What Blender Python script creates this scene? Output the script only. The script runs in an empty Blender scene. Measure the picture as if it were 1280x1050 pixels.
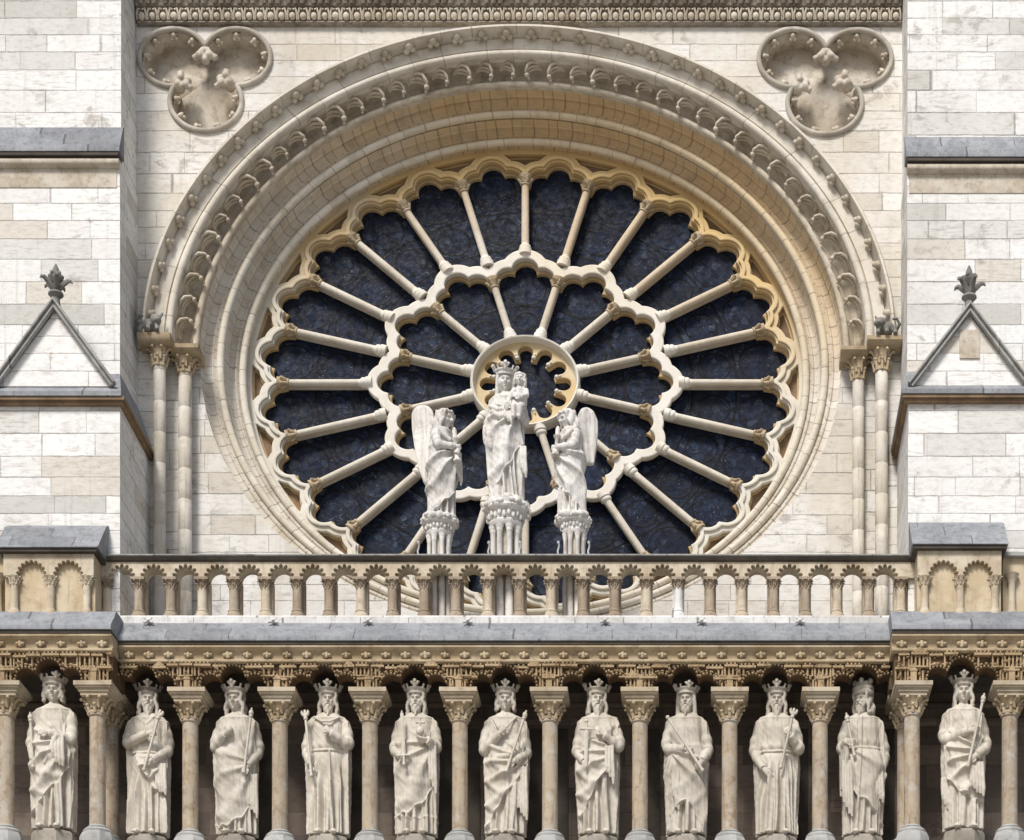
import bpy, math, random
import numpy as np
from mathutils import Vector, Matrix, geometry

C = bpy.context.scene.collection
SC = bpy.context.scene
R = math.radians
random.seed(7)

# ------------------------------------------------------------------ camera, light, exposure
D, FPX, VPX, VPY, CAMZ = 38.0, 2660.0, 875.0, 1850.0, 1.7
cam = bpy.data.cameras.new('camera')
cam.sensor_width = 36.0
cam.lens = FPX / 1280 * 36
cam.shift_x = -(VPX - 640) / 1280
cam.shift_y = (VPY - 525) / 1280
cam.clip_end = 2000
camo = bpy.data.objects.new('camera', cam)
C.objects.link(camo)
camo.location = (0, -D, CAMZ)
camo.rotation_euler = (R(90), 0, 0)
SC.camera = camo

SUN_EL, SUN_AZ = 48.0, 19.0          # elevation; degrees to the left of the camera's axis, in front of the facade
world = bpy.data.worlds.new('World')
SC.world = world
world.use_nodes = True
wn = world.node_tree
sky = wn.nodes.new('ShaderNodeTexSky')
sky.sky_type = 'NISHITA'
sky.sun_disc = False
sky.sun_elevation = R(SUN_EL)
sky.sun_rotation = R(180 + SUN_AZ)
sky.air_density = 1.0
sky.dust_density = 2.5
sky.ozone_density = 1.0
wn.links.new(sky.outputs[0], wn.nodes['Background'].inputs[0])
wn.nodes['Background'].inputs[1].default_value = 0.085
sl = bpy.data.lights.new('sun', 'SUN')
sl.energy = 2.85
sl.angle = R(15)
sl.color = (1.0, 0.965, 0.915)
so = bpy.data.objects.new('sun', sl)
C.objects.link(so)
sd = Vector((math.sin(R(SUN_AZ)) * math.cos(R(SUN_EL)), math.cos(R(SUN_AZ)) * math.cos(R(SUN_EL)), -math.sin(R(SUN_EL))))
so.rotation_euler = sd.to_track_quat('-Z', 'Y').to_euler()
so.location = (-20, -30, 40)
SC.view_settings.view_transform = 'Standard'
SC.view_settings.look = 'None'
SC.view_settings.exposure = 0.36
SC.view_settings.gamma = 1.0

SQ = 0.835                            # the rose and its arches are this much lower than wide
XC, ZC = -3.22, 20.22 + CAMZ


def kk(Y):
    return FPX / (D + Y)


def WX(px, Y):
    return (px - VPX) / kk(Y)


def WZ(py, Y):
    return (VPY - py) / kk(Y) + CAMZ


# ------------------------------------------------------------------ materials
class G:
    def __init__(self, name, rough=0.85, spec=0.25):
        self.m = bpy.data.materials.new(name)
        self.m.use_nodes = True
        self.nt = self.m.node_tree
        self.b = self.nt.nodes['Principled BSDF']
        self.b.inputs['Roughness'].default_value = rough
        self.b.inputs['Specular IOR Level'].default_value = spec

    def n(self, t):
        return self.nt.nodes.new(t)

    def put(self, sock, v):
        if hasattr(v, 'is_output'):
            self.nt.links.new(v, sock)
        elif isinstance(v, (tuple, list)) and len(v) == 3 and sock.type == 'RGBA':
            sock.default_value = (*v, 1)
        else:
            sock.default_value = v

    def math(self, op, a, b=0.0, c=0.0):
        x = self.n('ShaderNodeMath')
        x.operation = op
        self.put(x.inputs[0], a)
        self.put(x.inputs[1], b)
        self.put(x.inputs[2], c)
        return x.outputs[0]

    def sstep(self, v, lo, hi, a=0.0, b=1.0):
        x = self.n('ShaderNodeMapRange')
        x.interpolation_type = 'SMOOTHSTEP'
        self.put(x.inputs[0], v)
        for i, q in enumerate((lo, hi, a, b)):
            x.inputs[i + 1].default_value = q
        return x.outputs[0]

    def mix(self, f, a, b, mode='MIX'):
        x = self.n('ShaderNodeMix')
        x.data_type = 'RGBA'
        x.blend_type = mode
        self.put(x.inputs[0], f)
        self.put(x.inputs[6], a)
        self.put(x.inputs[7], b)
        return x.outputs[2]

    def noise(self, vec, scale, detail=3.0, rough=0.55, dist=0.0):
        x = self.n('ShaderNodeTexNoise')
        x.inputs['Scale'].default_value = scale
        x.inputs['Detail'].default_value = detail
        x.inputs['Roughness'].default_value = rough
        x.inputs['Distortion'].default_value = dist
        self.put(x.inputs['Vector'], vec)
        return x.outputs['Fac']

    def white(self, vec):
        x = self.n('ShaderNodeTexWhiteNoise')
        x.noise_dimensions = '3D'
        self.put(x.inputs['Vector'], vec)
        return x.outputs['Value']

    def ramp(self, f, stops, const=False):
        x = self.n('ShaderNodeValToRGB')
        cr = x.color_ramp
        cr.interpolation = 'CONSTANT' if const else 'LINEAR'
        while len(cr.elements) < len(stops):
            cr.elements.new(0.5)
        for e, (p, c) in zip(cr.elements, stops):
            e.position = p
            e.color = (*c, 1)
        self.put(x.inputs[0], f)
        return x.outputs[0]

    def sep(self, v):
        x = self.n('ShaderNodeSeparateXYZ')
        self.put(x.inputs[0], v)
        return x.outputs

    def comb(self, a, b, c=0.0):
        x = self.n('ShaderNodeCombineXYZ')
        for i, v in enumerate((a, b, c)):
            self.put(x.inputs[i], v)
        return x.outputs[0]

    def pos(self):
        return self.n('ShaderNodeNewGeometry').outputs['Position']

    def obj(self):
        return self.n('ShaderNodeTexCoord').outputs['Object']

    def rnd(self):
        return self.n('ShaderNodeObjectInfo').outputs['Random']

    def scale(self, v, s):
        x = self.n('ShaderNodeVectorMath')
        x.operation = 'MULTIPLY'
        self.put(x.inputs[0], v)
        x.inputs[1].default_value = s
        return x.outputs[0]

    def done(self, col, height=None, strength=0.3, dist=0.02):
        self.put(self.b.inputs['Base Color'], col)
        if height is not None:
            bp = self.n('ShaderNodeBump')
            bp.inputs['Strength'].default_value = strength
            bp.inputs['Distance'].default_value = dist
            self.put(bp.inputs['Height'], height)
            self.nt.links.new(bp.outputs[0], self.b.inputs['Normal'])
        return self.m


def ashlar(name, pal, h=0.335, w=1.25, joint=0.45, stain=(0.30, 0.27, 0.23), stain_amt=0.5, zoff=0.0, bump=0.35, ochre=None, ochre_amt=0.0):
    """coursed stone: blocks of uneven length, each with its own tone; pal = list of (position, colour)"""
    g = G(name)
    p = g.pos()
    nz = g.noise(p, 1.6, 2)
    geo = g.n('ShaderNodeNewGeometry')
    nx = g.math('ABSOLUTE', g.sep(geo.outputs['Normal'])[0])
    side = g.math('GREATER_THAN', nx, 0.65)
    x, y, z = g.sep(p)[0:3]
    u = g.math('ADD', g.math('MULTIPLY', x, g.math('SUBTRACT', 1.0, side)), g.math('MULTIPLY', y, side))
    wob = g.noise(p, 5.0, 2)
    z2 = g.math('ADD', g.math('ADD', z, zoff), g.math('MULTIPLY', g.math('SUBTRACT', wob, 0.5), 0.02))
    # courses of two alternating heights
    zs = g.math('ADD', g.math('DIVIDE', z2, h), g.math('MULTIPLY', g.math('SINE', g.math('MULTIPLY', z2, 2.1)), 0.22))
    row = g.math('FLOOR', zs)
    fz = g.math('FRACT', zs)
    rr = g.white(g.comb(row, 3.3, side))
    u2 = g.math('ADD', u, g.math('MULTIPLY', rr, 9.7))
    un = g.noise(g.comb(g.math('MULTIPLY', u2, 0.55), g.math('MULTIPLY', row, 5.37), 0.0), 1.0, 0)
    u3 = g.math('ADD', u2, g.math('MULTIPLY', g.math('SUBTRACT', un, 0.5), 2.6))
    cu = g.math('DIVIDE', u3, w)
    col = g.math('FLOOR', cu)
    fu = g.math('FRACT', cu)
    cr = g.white(g.comb(col, row, side))
    cr2 = g.white(g.comb(col, row, 7.7))
    du = g.math('MULTIPLY', g.math('MINIMUM', fu, g.math('SUBTRACT', 1.0, fu)), w)
    dz = g.math('MULTIPLY', g.math('MINIMUM', fz, g.math('SUBTRACT', 1.0, fz)), h)
    dm = g.math('MINIMUM', du, dz)
    jm = g.sstep(g.math('ADD', dm, g.math('MULTIPLY', g.math('SUBTRACT', g.noise(p, 22.0, 4, 0.7), 0.5), 0.022)), 0.003, 0.014, 1.0, 0.0)
    jvar = g.sstep(g.noise(p, 1.3, 4), 0.34, 0.6, 0.3, 1.0)
    base = g.ramp(cr, pal, const=True)
    # wash of tone inside a block
    grain = g.noise(g.scale(p, (1.0, 1.0, 2.2)), 7.0, 5, 0.65)
    base = g.mix(g.sstep(grain, 0.42, 0.8, 0.0, 0.4), base, stain)
    # horizontal beds in some blocks
    beds = g.noise(g.scale(p, (1.5, 1.5, 16.0)), 2.2, 4, 0.6)
    base = g.mix(g.math('MULTIPLY', g.sstep(beds, 0.52, 0.68), g.math('MULTIPLY', g.math('POWER', cr2, 3.0), 0.7)), base, stain)
    # broad weather
    broad = g.noise(g.scale(p, (1.0, 1.0, 0.6)), 0.45, 4, 0.6)
    base = g.mix(g.sstep(broad, 0.46, 0.72, 0.0, stain_amt), base, stain)
    if ochre:
        och = g.noise(g.scale(p, (0.9, 0.9, 0.9)), 0.7, 4, 0.62)
        base = g.mix(g.sstep(och, 0.42, 0.65, 0.0, ochre_amt), base, ochre)
    # irregular worn patches and run marks
    patch = g.noise(g.scale(p, (1.0, 1.0, 1.6)), 2.6, 7, 0.72, 0.6)
    base = g.mix(g.math('MULTIPLY', g.sstep(patch, 0.52, 0.64), g.sstep(g.noise(p, 0.8, 3), 0.42, 0.62, 0.0, 0.62)), base, stain)
    runs = g.noise(g.scale(p, (6.0, 6.0, 0.35)), 1.2, 4, 0.6)
    base = g.mix(g.sstep(runs, 0.56, 0.75, 0.0, 0.32), base, (0.30, 0.29, 0.27))
    # pits
    pits = g.math('MULTIPLY', g.sstep(g.noise(p, 30.0, 2, 0.7), 0.64, 0.74), g.sstep(g.noise(p, 1.4, 2), 0.5, 0.62))
    base = g.mix(g.math('MULTIPLY', pits, 0.75), base, (0.11, 0.095, 0.08))
    base = g.mix(g.math('MULTIPLY', g.math('MULTIPLY', jm, jvar), joint), base, (0.12, 0.105, 0.09))
    hgt = g.math('SUBTRACT', g.math('MULTIPLY', g.noise(p, 14.0, 6, 0.65), 0.5), g.math('ADD', g.math('MULTIPLY', jm, 0.7), g.math('MULTIPLY', pits, 0.6)))
    hgt = g.math('ADD', hgt, g.math('MULTIPLY', cr2, 0.35))
    return g.done(base, hgt, bump, 0.02)


def stone(name, c1, c2, stain=(0.16, 0.14, 0.115), stain_amt=0.5, scale=1.0, joint=None, bump=0.3, local=False, patina_shade=None, streak=0.0, speck=0.5, rough=0.85, moss=None, xjoint=None):
    """carved stone: two tones, blotches, pits; joint=(length, strength) draws cut joints along a sweep's UV; patina=(colour, z0, z1, x-weight)"""
    g = G(name, rough)
    p = g.obj() if local else g.pos()
    if local:
        va = g.n('ShaderNodeVectorMath')
        va.operation = 'ADD'
        g.put(va.inputs[0], p)
        g.put(va.inputs[1], g.scale(g.comb(g.rnd(), g.rnd(), g.rnd()), (37.0, 11.0, 23.0)))
        p = va.outputs[0]
    n1 = g.noise(p, 0.9 * scale, 5, 0.6)
    base = g.mix(g.sstep(n1, 0.35, 0.65), c1, c2)
    if joint:
        uv = g.n('ShaderNodeUVMap').outputs[0]
        u, v = g.sep(uv)[0:2]
        band = g.math('FLOOR', g.math('MULTIPLY', v, joint[2] if len(joint) > 2 else 3.0))
        uu = g.math('DIVIDE', g.math('ADD', u, g.math('MULTIPLY', band, 0.37)), joint[0])
        uu = g.math('ADD', uu, g.math('MULTIPLY', g.math('SINE', g.math('MULTIPLY', uu, 2.3)), 0.17))
        blk = g.white(g.comb(g.math('FLOOR', uu), band, 0.0))
        base = g.mix(g.math('MULTIPLY', blk, 0.45), base, g.mix(0.5, c2, stain))
        fu = g.math('FRACT', uu)
        du = g.math('MULTIPLY', g.math('MINIMUM', fu, g.math('SUBTRACT', 1.0, fu)), joint[0])
        jm = g.math('MULTIPLY', g.sstep(du, 0.003, 0.014, 1.0, 0.0), g.sstep(g.noise(p, 1.7, 3), 0.3, 0.55, 0.35, 1.0))
    if patina_shade:  # ochre staining plus soffit shade and warm bounce, painted in by height
        pc, z0, z1, xw = patina_shade
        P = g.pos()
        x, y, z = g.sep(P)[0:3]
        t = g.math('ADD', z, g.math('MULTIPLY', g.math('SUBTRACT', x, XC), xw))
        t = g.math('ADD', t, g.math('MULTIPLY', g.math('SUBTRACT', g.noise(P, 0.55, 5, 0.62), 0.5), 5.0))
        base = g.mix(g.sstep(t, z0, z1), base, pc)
    if local:
        tone = g.math('ADD', 0.89, g.math('MULTIPLY', g.rnd(), 0.16))
        base = g.mix(1.0, base, g.comb(tone, tone, tone), 'MULTIPLY')
    n2 = g.noise(p, 3.1 * scale, 6, 0.68)
    base = g.mix(g.sstep(n2, 0.45, 0.75, 0.0, stain_amt), base, stain)
    if streak:
        n4 = g.noise(g.scale(p, (5.5, 5.5, 0.55)), 1.5 * scale, 4, 0.6)
        base = g.mix(g.sstep(n4, 0.5, 0.72, 0.0, streak), base, stain)
    if moss:
        base = g.mix(g.sstep(g.noise(p, 2.0 * scale, 5, 0.7), 0.5, 0.68, 0.0, moss[1]), base, moss[0])
    pits = g.math('MULTIPLY', g.sstep(g.noise(p, 26.0 * scale, 3, 0.7), 0.62, 0.74), g.sstep(g.noise(p, 2.0 * scale, 2), 0.45, 0.6))
    base = g.mix(g.math('MULTIPLY', pits, speck), base, (0.07, 0.06, 0.05))
    h = g.math('SUBTRACT', g.noise(p, 17.0 * scale, 6, 0.66), g.math('MULTIPLY', pits, 0.5))
    if xjoint:
        x, y, z = g.sep(g.pos())[0:3]
        xx = g.math('ADD', x, g.math('ADD', g.math('MULTIPLY', g.math('SUBTRACT', g.noise(p, 3.0, 3), 0.5), 0.05), g.math('MULTIPLY', g.math('FLOOR', g.math('MULTIPLY', z, 4.0)), 0.43)))
        xx = g.math('DIVIDE', g.math('ADD', xx, g.math('MULTIPLY', g.math('SINE', g.math('MULTIPLY', xx, 1.7)), 0.3)), xjoint)
        fx = g.math('FRACT', xx)
        dx = g.math('MULTIPLY', g.math('MINIMUM', fx, g.math('SUBTRACT', 1.0, fx)), xjoint)
        base = g.mix(g.math('MULTIPLY', g.white(g.comb(g.math('FLOOR', xx), 1.0, 2.0)), 0.35), base, stain)
        base = g.mix(g.sstep(dx, 0.004, 0.014, 0.7, 0.0), base, (0.06, 0.055, 0.05))
    if joint:
        base = g.mix(g.math('MULTIPLY', jm, joint[1]), base, (0.09, 0.075, 0.06))
        h = g.math('SUBTRACT', h, g.math('MULTIPLY', jm, 0.9))
    return g.done(base, h, bump, 0.02)


WHITE, CREAM, GREY, TAN = (0.74, 0.715, 0.665), (0.66, 0.615, 0.53), (0.50, 0.48, 0.445), (0.52, 0.45, 0.345)
PAL = [(0.0, (0.745, 0.735, 0.71)), (0.2, (0.81, 0.805, 0.785)), (0.45, (0.655, 0.645, 0.615)), (0.54, (0.77, 0.76, 0.735)), (0.72, (0.80, 0.79, 0.765)), (0.83, (0.56, 0.55, 0.515)), (0.91, (0.645, 0.61, 0.545)), (0.94, (0.79, 0.78, 0.755))]
PAL2 = [(0.0, (0.69, 0.67, 0.625)), (0.25, (0.74, 0.725, 0.69)), (0.5, (0.655, 0.63, 0.575)), (0.62, (0.71, 0.69, 0.64)), (0.84, (0.60, 0.565, 0.50)), (0.9, (0.755, 0.745, 0.715))]
M = {}
M['ashlar'] = ashlar('pale_ashlar', PAL, stain_amt=0.25, joint=0.62, bump=0.5)
M['ashlar_wall'] = ashlar('cream_ashlar', PAL2, h=0.33, w=1.1, stain_amt=0.4, joint=0.6, bump=0.5, ochre=(0.50, 0.42, 0.30), ochre_amt=0.35)
M['dark_wall'] = ashlar('dark_gallery_stone', [(0, (0.20, 0.16, 0.13)), (0.4, (0.27, 0.215, 0.175)), (0.7, (0.15, 0.12, 0.098))], h=0.36, w=0.62, joint=0.6, stain=(0.075, 0.06, 0.05), stain_amt=0.6)  # dark brown blocks over the whole gallery back wall
M['arch'] = stone('arch_stone', (0.70, 0.665, 0.60), (0.61, 0.565, 0.485), (0.33, 0.26, 0.17), 0.55, joint=(0.22, 0.6, 2.2), patina_shade=((0.60, 0.44, 0.25), ZC + 0.6, ZC + 5.2, 0.28))
M['rolls'] = stone('roll_stone', (0.74, 0.70, 0.62), (0.64, 0.59, 0.49), (0.33, 0.27, 0.18), 0.45, joint=(0.4, 0.5, 0.5), patina_shade=((0.66, 0.54, 0.36), ZC + 1.0, ZC + 6.5, 0.6))
M['hood'] = stone('hood_stone', (0.76, 0.725, 0.65), (0.66, 0.61, 0.52), (0.30, 0.25, 0.18), 0.5, joint=(0.62, 0.45, 1.4))
M['carved'] = stone('carved_arch_stone', (0.62, 0.56, 0.465), (0.48, 0.415, 0.32), (0.17, 0.13, 0.085), 0.6, scale=2.0)
M['tracery'] = stone('tracery_stone', (0.70, 0.67, 0.60), (0.62, 0.58, 0.50), (0.38, 0.33, 0.25), 0.3, patina_shade=((0.62, 0.45, 0.215), ZC - 0.2, ZC + 3.6, 0.2), speck=0.3)
M['tracery_mid'] = stone('inner_tracery_stone', (0.74, 0.71, 0.65), (0.68, 0.64, 0.56), (0.42, 0.36, 0.26), 0.3, patina_shade=((0.66, 0.52, 0.30), ZC + 1.2, ZC + 5.5, 0.15), speck=0.3)
M['eye'] = stone('eye_tracery_stone', (0.66, 0.55, 0.37), (0.57, 0.43, 0.23), (0.36, 0.26, 0.14), 0.4, scale=1.5, speck=0.3)
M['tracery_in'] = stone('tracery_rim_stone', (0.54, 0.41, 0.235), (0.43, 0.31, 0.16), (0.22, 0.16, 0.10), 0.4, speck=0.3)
M['spoke'] = stone('spoke_stone', (0.66, 0.62, 0.545), (0.56, 0.505, 0.42), (0.36, 0.30, 0.22), 0.4, scale=1.6, patina_shade=((0.56, 0.42, 0.26), ZC + 0.6, ZC + 5.0, 0.35), speck=0.5, streak=0.25)
M['capital'] = stone('capital_stone', (0.50, 0.41, 0.285), (0.38, 0.295, 0.185), (0.14, 0.11, 0.08), 0.55, scale=2.2)
M['column'] = stone('jamb_stone', (0.68, 0.645, 0.58), (0.57, 0.52, 0.43), (0.30, 0.255, 0.19), 0.5, scale=1.3, streak=0.5)
M['ochre'] = stone('ochre_stone', (0.60, 0.515, 0.375), (0.50, 0.405, 0.265), (0.24, 0.175, 0.105), 0.5, scale=1.5, streak=0.35)
M['balu'] = stone('balustrade_stone', (0.60, 0.53, 0.42), (0.47, 0.39, 0.28), (0.20, 0.15, 0.10), 0.55, scale=1.6, streak=0.3)
M['colonnette'] = stone('colonnette_stone', (0.43, 0.36, 0.275), (0.32, 0.25, 0.18), (0.15, 0.115, 0.09), 0.5, scale=2.0, local=True, streak=0.5)
M['frieze'] = stone('carved_frieze_stone', (0.47, 0.355, 0.22), (0.34, 0.245, 0.14), (0.08, 0.056, 0.034), 0.8, scale=2.4, bump=0.5)
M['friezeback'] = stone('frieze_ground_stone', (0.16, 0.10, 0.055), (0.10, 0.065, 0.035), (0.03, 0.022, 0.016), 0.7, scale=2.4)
M['cornice'] = stone('cornice_stone', (0.47, 0.385, 0.265), (0.36, 0.275, 0.17), (0.09, 0.07, 0.05), 0.6, scale=1.8)
M['topcorn'] = stone('dark_cornice_stone', (0.34, 0.305, 0.25), (0.22, 0.185, 0.145), (0.07, 0.058, 0.045), 0.7, scale=2.0, streak=0.6)
M['edge'] = stone('dark_edge_stone', (0.10, 0.085, 0.07), (0.06, 0.05, 0.042), (0.03, 0.026, 0.022), 0.6)  # near-black stone for drips, rail underside, gallery ceiling, doorways and window backing
M['weather'] = stone('weathered_slope_stone', (0.33, 0.342, 0.36), (0.25, 0.262, 0.28), (0.10, 0.10, 0.105), 0.55, scale=2.6, speck=0.8, streak=0.4, bump=0.5, xjoint=1.5)
M['sill'] = stone('white_sill_stone', (0.74, 0.735, 0.72), (0.64, 0.63, 0.61), (0.30, 0.28, 0.25), 0.55, scale=2.4, xjoint=1.2, streak=0.3)
M['coping'] = stone('grey_coping_stone', (0.40, 0.395, 0.375), (0.29, 0.285, 0.265), (0.10, 0.10, 0.09), 0.6, scale=1.6, xjoint=1.7, streak=0.3)
M['finial'] = stone('finial_stone', (0.26, 0.255, 0.235), (0.17, 0.165, 0.15), (0.07, 0.07, 0.06), 0.6, scale=2.0)
M['king'] = stone('statue_stone', (0.61, 0.57, 0.50), (0.53, 0.485, 0.41), (0.24, 0.195, 0.145), 0.42, scale=1.8, local=True, streak=0.4, speck=0.25, bump=0.15)
M['king_dark'] = stone('statue_grey_stone', (0.36, 0.33, 0.28), (0.26, 0.235, 0.195), (0.11, 0.09, 0.07), 0.5, scale=2.0, local=True, speck=0.4)
M['virgin'] = stone('white_statue_stone', (0.74, 0.725, 0.695), (0.63, 0.605, 0.565), (0.25, 0.205, 0.175), 0.5, scale=1.8, local=True, streak=0.5, speck=0.15, bump=0.12)
M['shaft'] = stone('gallery_shaft_stone', (0.43, 0.355, 0.26), (0.38, 0.325, 0.255), (0.20, 0.125, 0.06), 0.8, scale=2.0, local=True, streak=0.6, speck=0.5, moss=((0.52, 0.51, 0.49), 0.5))
M['base'] = stone('column_base_stone', (0.43, 0.43, 0.415), (0.33, 0.33, 0.315), (0.18, 0.17, 0.155), 0.55, scale=2.0, local=True)
M['niche'] = stone('niche_stone', (0.60, 0.555, 0.48), (0.47, 0.41, 0.325), (0.20, 0.155, 0.11), 0.65, scale=2.2)
M['soffit'] = stone('brown_soffit_stone', (0.27, 0.185, 0.115), (0.18, 0.12, 0.075), (0.08, 0.055, 0.04), 0.6, scale=1.6)
M['metal'] = stone('pale_metal', (0.5, 0.5, 0.5), (0.4, 0.4, 0.41), (0.2, 0.2, 0.2), 0.4, rough=0.45)
M['paving'] = ashlar('paving_stone', [(0, (0.46, 0.43, 0.38)), (0.4, (0.52, 0.485, 0.43)), (0.75, (0.42, 0.39, 0.35))], h=0.5, w=0.8)


def make_glass():
    g = G('leaded_glass', 0.3, 0.12)
    o = g.obj()
    x, y, z = g.sep(o)[0:3]
    va = g.n('ShaderNodeVectorMath')
    va.operation = 'ADD'
    g.put(va.inputs[0], o)
    g.put(va.inputs[1], g.scale(g.comb(g.rnd(), 0.0, g.rnd()), (13.0, 0.0, 7.0)))
    p = va.outputs[0]
    lead = None
    for (cz, rad) in ((4.28, 0.38), (3.44, 0.29), (2.16, 0.36), (1.45, 0.2), (0.0, 0.36)):
        dd = g.math('SQRT', g.math('ADD', g.math('MULTIPLY', x, x), g.math('POWER', g.math('SUBTRACT', z, cz), 2.0)))
        l = g.sstep(g.math('ABSOLUTE', g.math('SUBTRACT', dd, rad)), 0.010, 0.026, 1.0, 0.0)
        lead = l if lead is None else g.math('MAXIMUM', lead, l)
    rr = g.math('SQRT', g.math('ADD', g.math('MULTIPLY', x, x), g.math('MULTIPLY', z, z)))
    for rad in (3.82, 3.02, 1.78):
        l = g.sstep(g.math('ABSOLUTE', g.math('SUBTRACT', rr, rad)), 0.012, 0.03, 1.0, 0.0)
        lead = g.math('MAXIMUM', lead, l)
    vo = g.n('ShaderNodeTexVoronoi')
    vo.feature = 'DISTANCE_TO_EDGE'
    vo.inputs['Scale'].default_value = 9.0
    g.put(vo.inputs['Vector'], p)
    vc = g.n('ShaderNodeTexVoronoi')
    vc.inputs['Scale'].default_value = 9.0
    g.put(vc.inputs['Vector'], p)
    small = g.sstep(vo.outputs['Distance'], 0.02, 0.07, 1.0, 0.0)
    blue = g.ramp(g.sep(vc.outputs['Color'])[0], [(0.0, (0.004, 0.006, 0.016)), (0.45, (0.006, 0.0105, 0.029)), (0.8, (0.009, 0.017, 0.042)), (0.93, (0.016, 0.028, 0.058)), (1.0, (0.04, 0.055, 0.085))])
    big = g.noise(p, 2.2, 3)
    blue = g.mix(g.sstep(big, 0.35, 0.7, 0.0, 0.7), blue, (0.006, 0.008, 0.014))
    col = g.mix(g.math('MULTIPLY', small, 0.5), blue, (0.004, 0.005, 0.007))
    sc = g.noise(g.scale(p, (1.0, 1.0, 1.0)), 13.0, 6, 0.75, 1.5)
    scr = g.math('MULTIPLY', g.sstep(sc, 0.57, 0.68), g.sstep(g.noise(p, 3.3, 3), 0.44, 0.6))
    col = g.mix(g.math('MULTIPLY', scr, 0.8), col, (0.19, 0.22, 0.27))
    col = g.mix(lead, col, (0.004, 0.004, 0.005))
    g.put(g.b.inputs['Roughness'], g.sstep(g.noise(p, 11.0, 3), 0.3, 0.7, 0.35, 0.7))
    h = g.math('ADD', g.math('MULTIPLY', g.noise(p, 9.0, 4, 0.7), 0.6), g.math('MULTIPLY', g.math('MAXIMUM', lead, small), 0.5))
    return g.done(col, h, 0.16, 0.02)


M['glass'] = make_glass()


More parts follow.
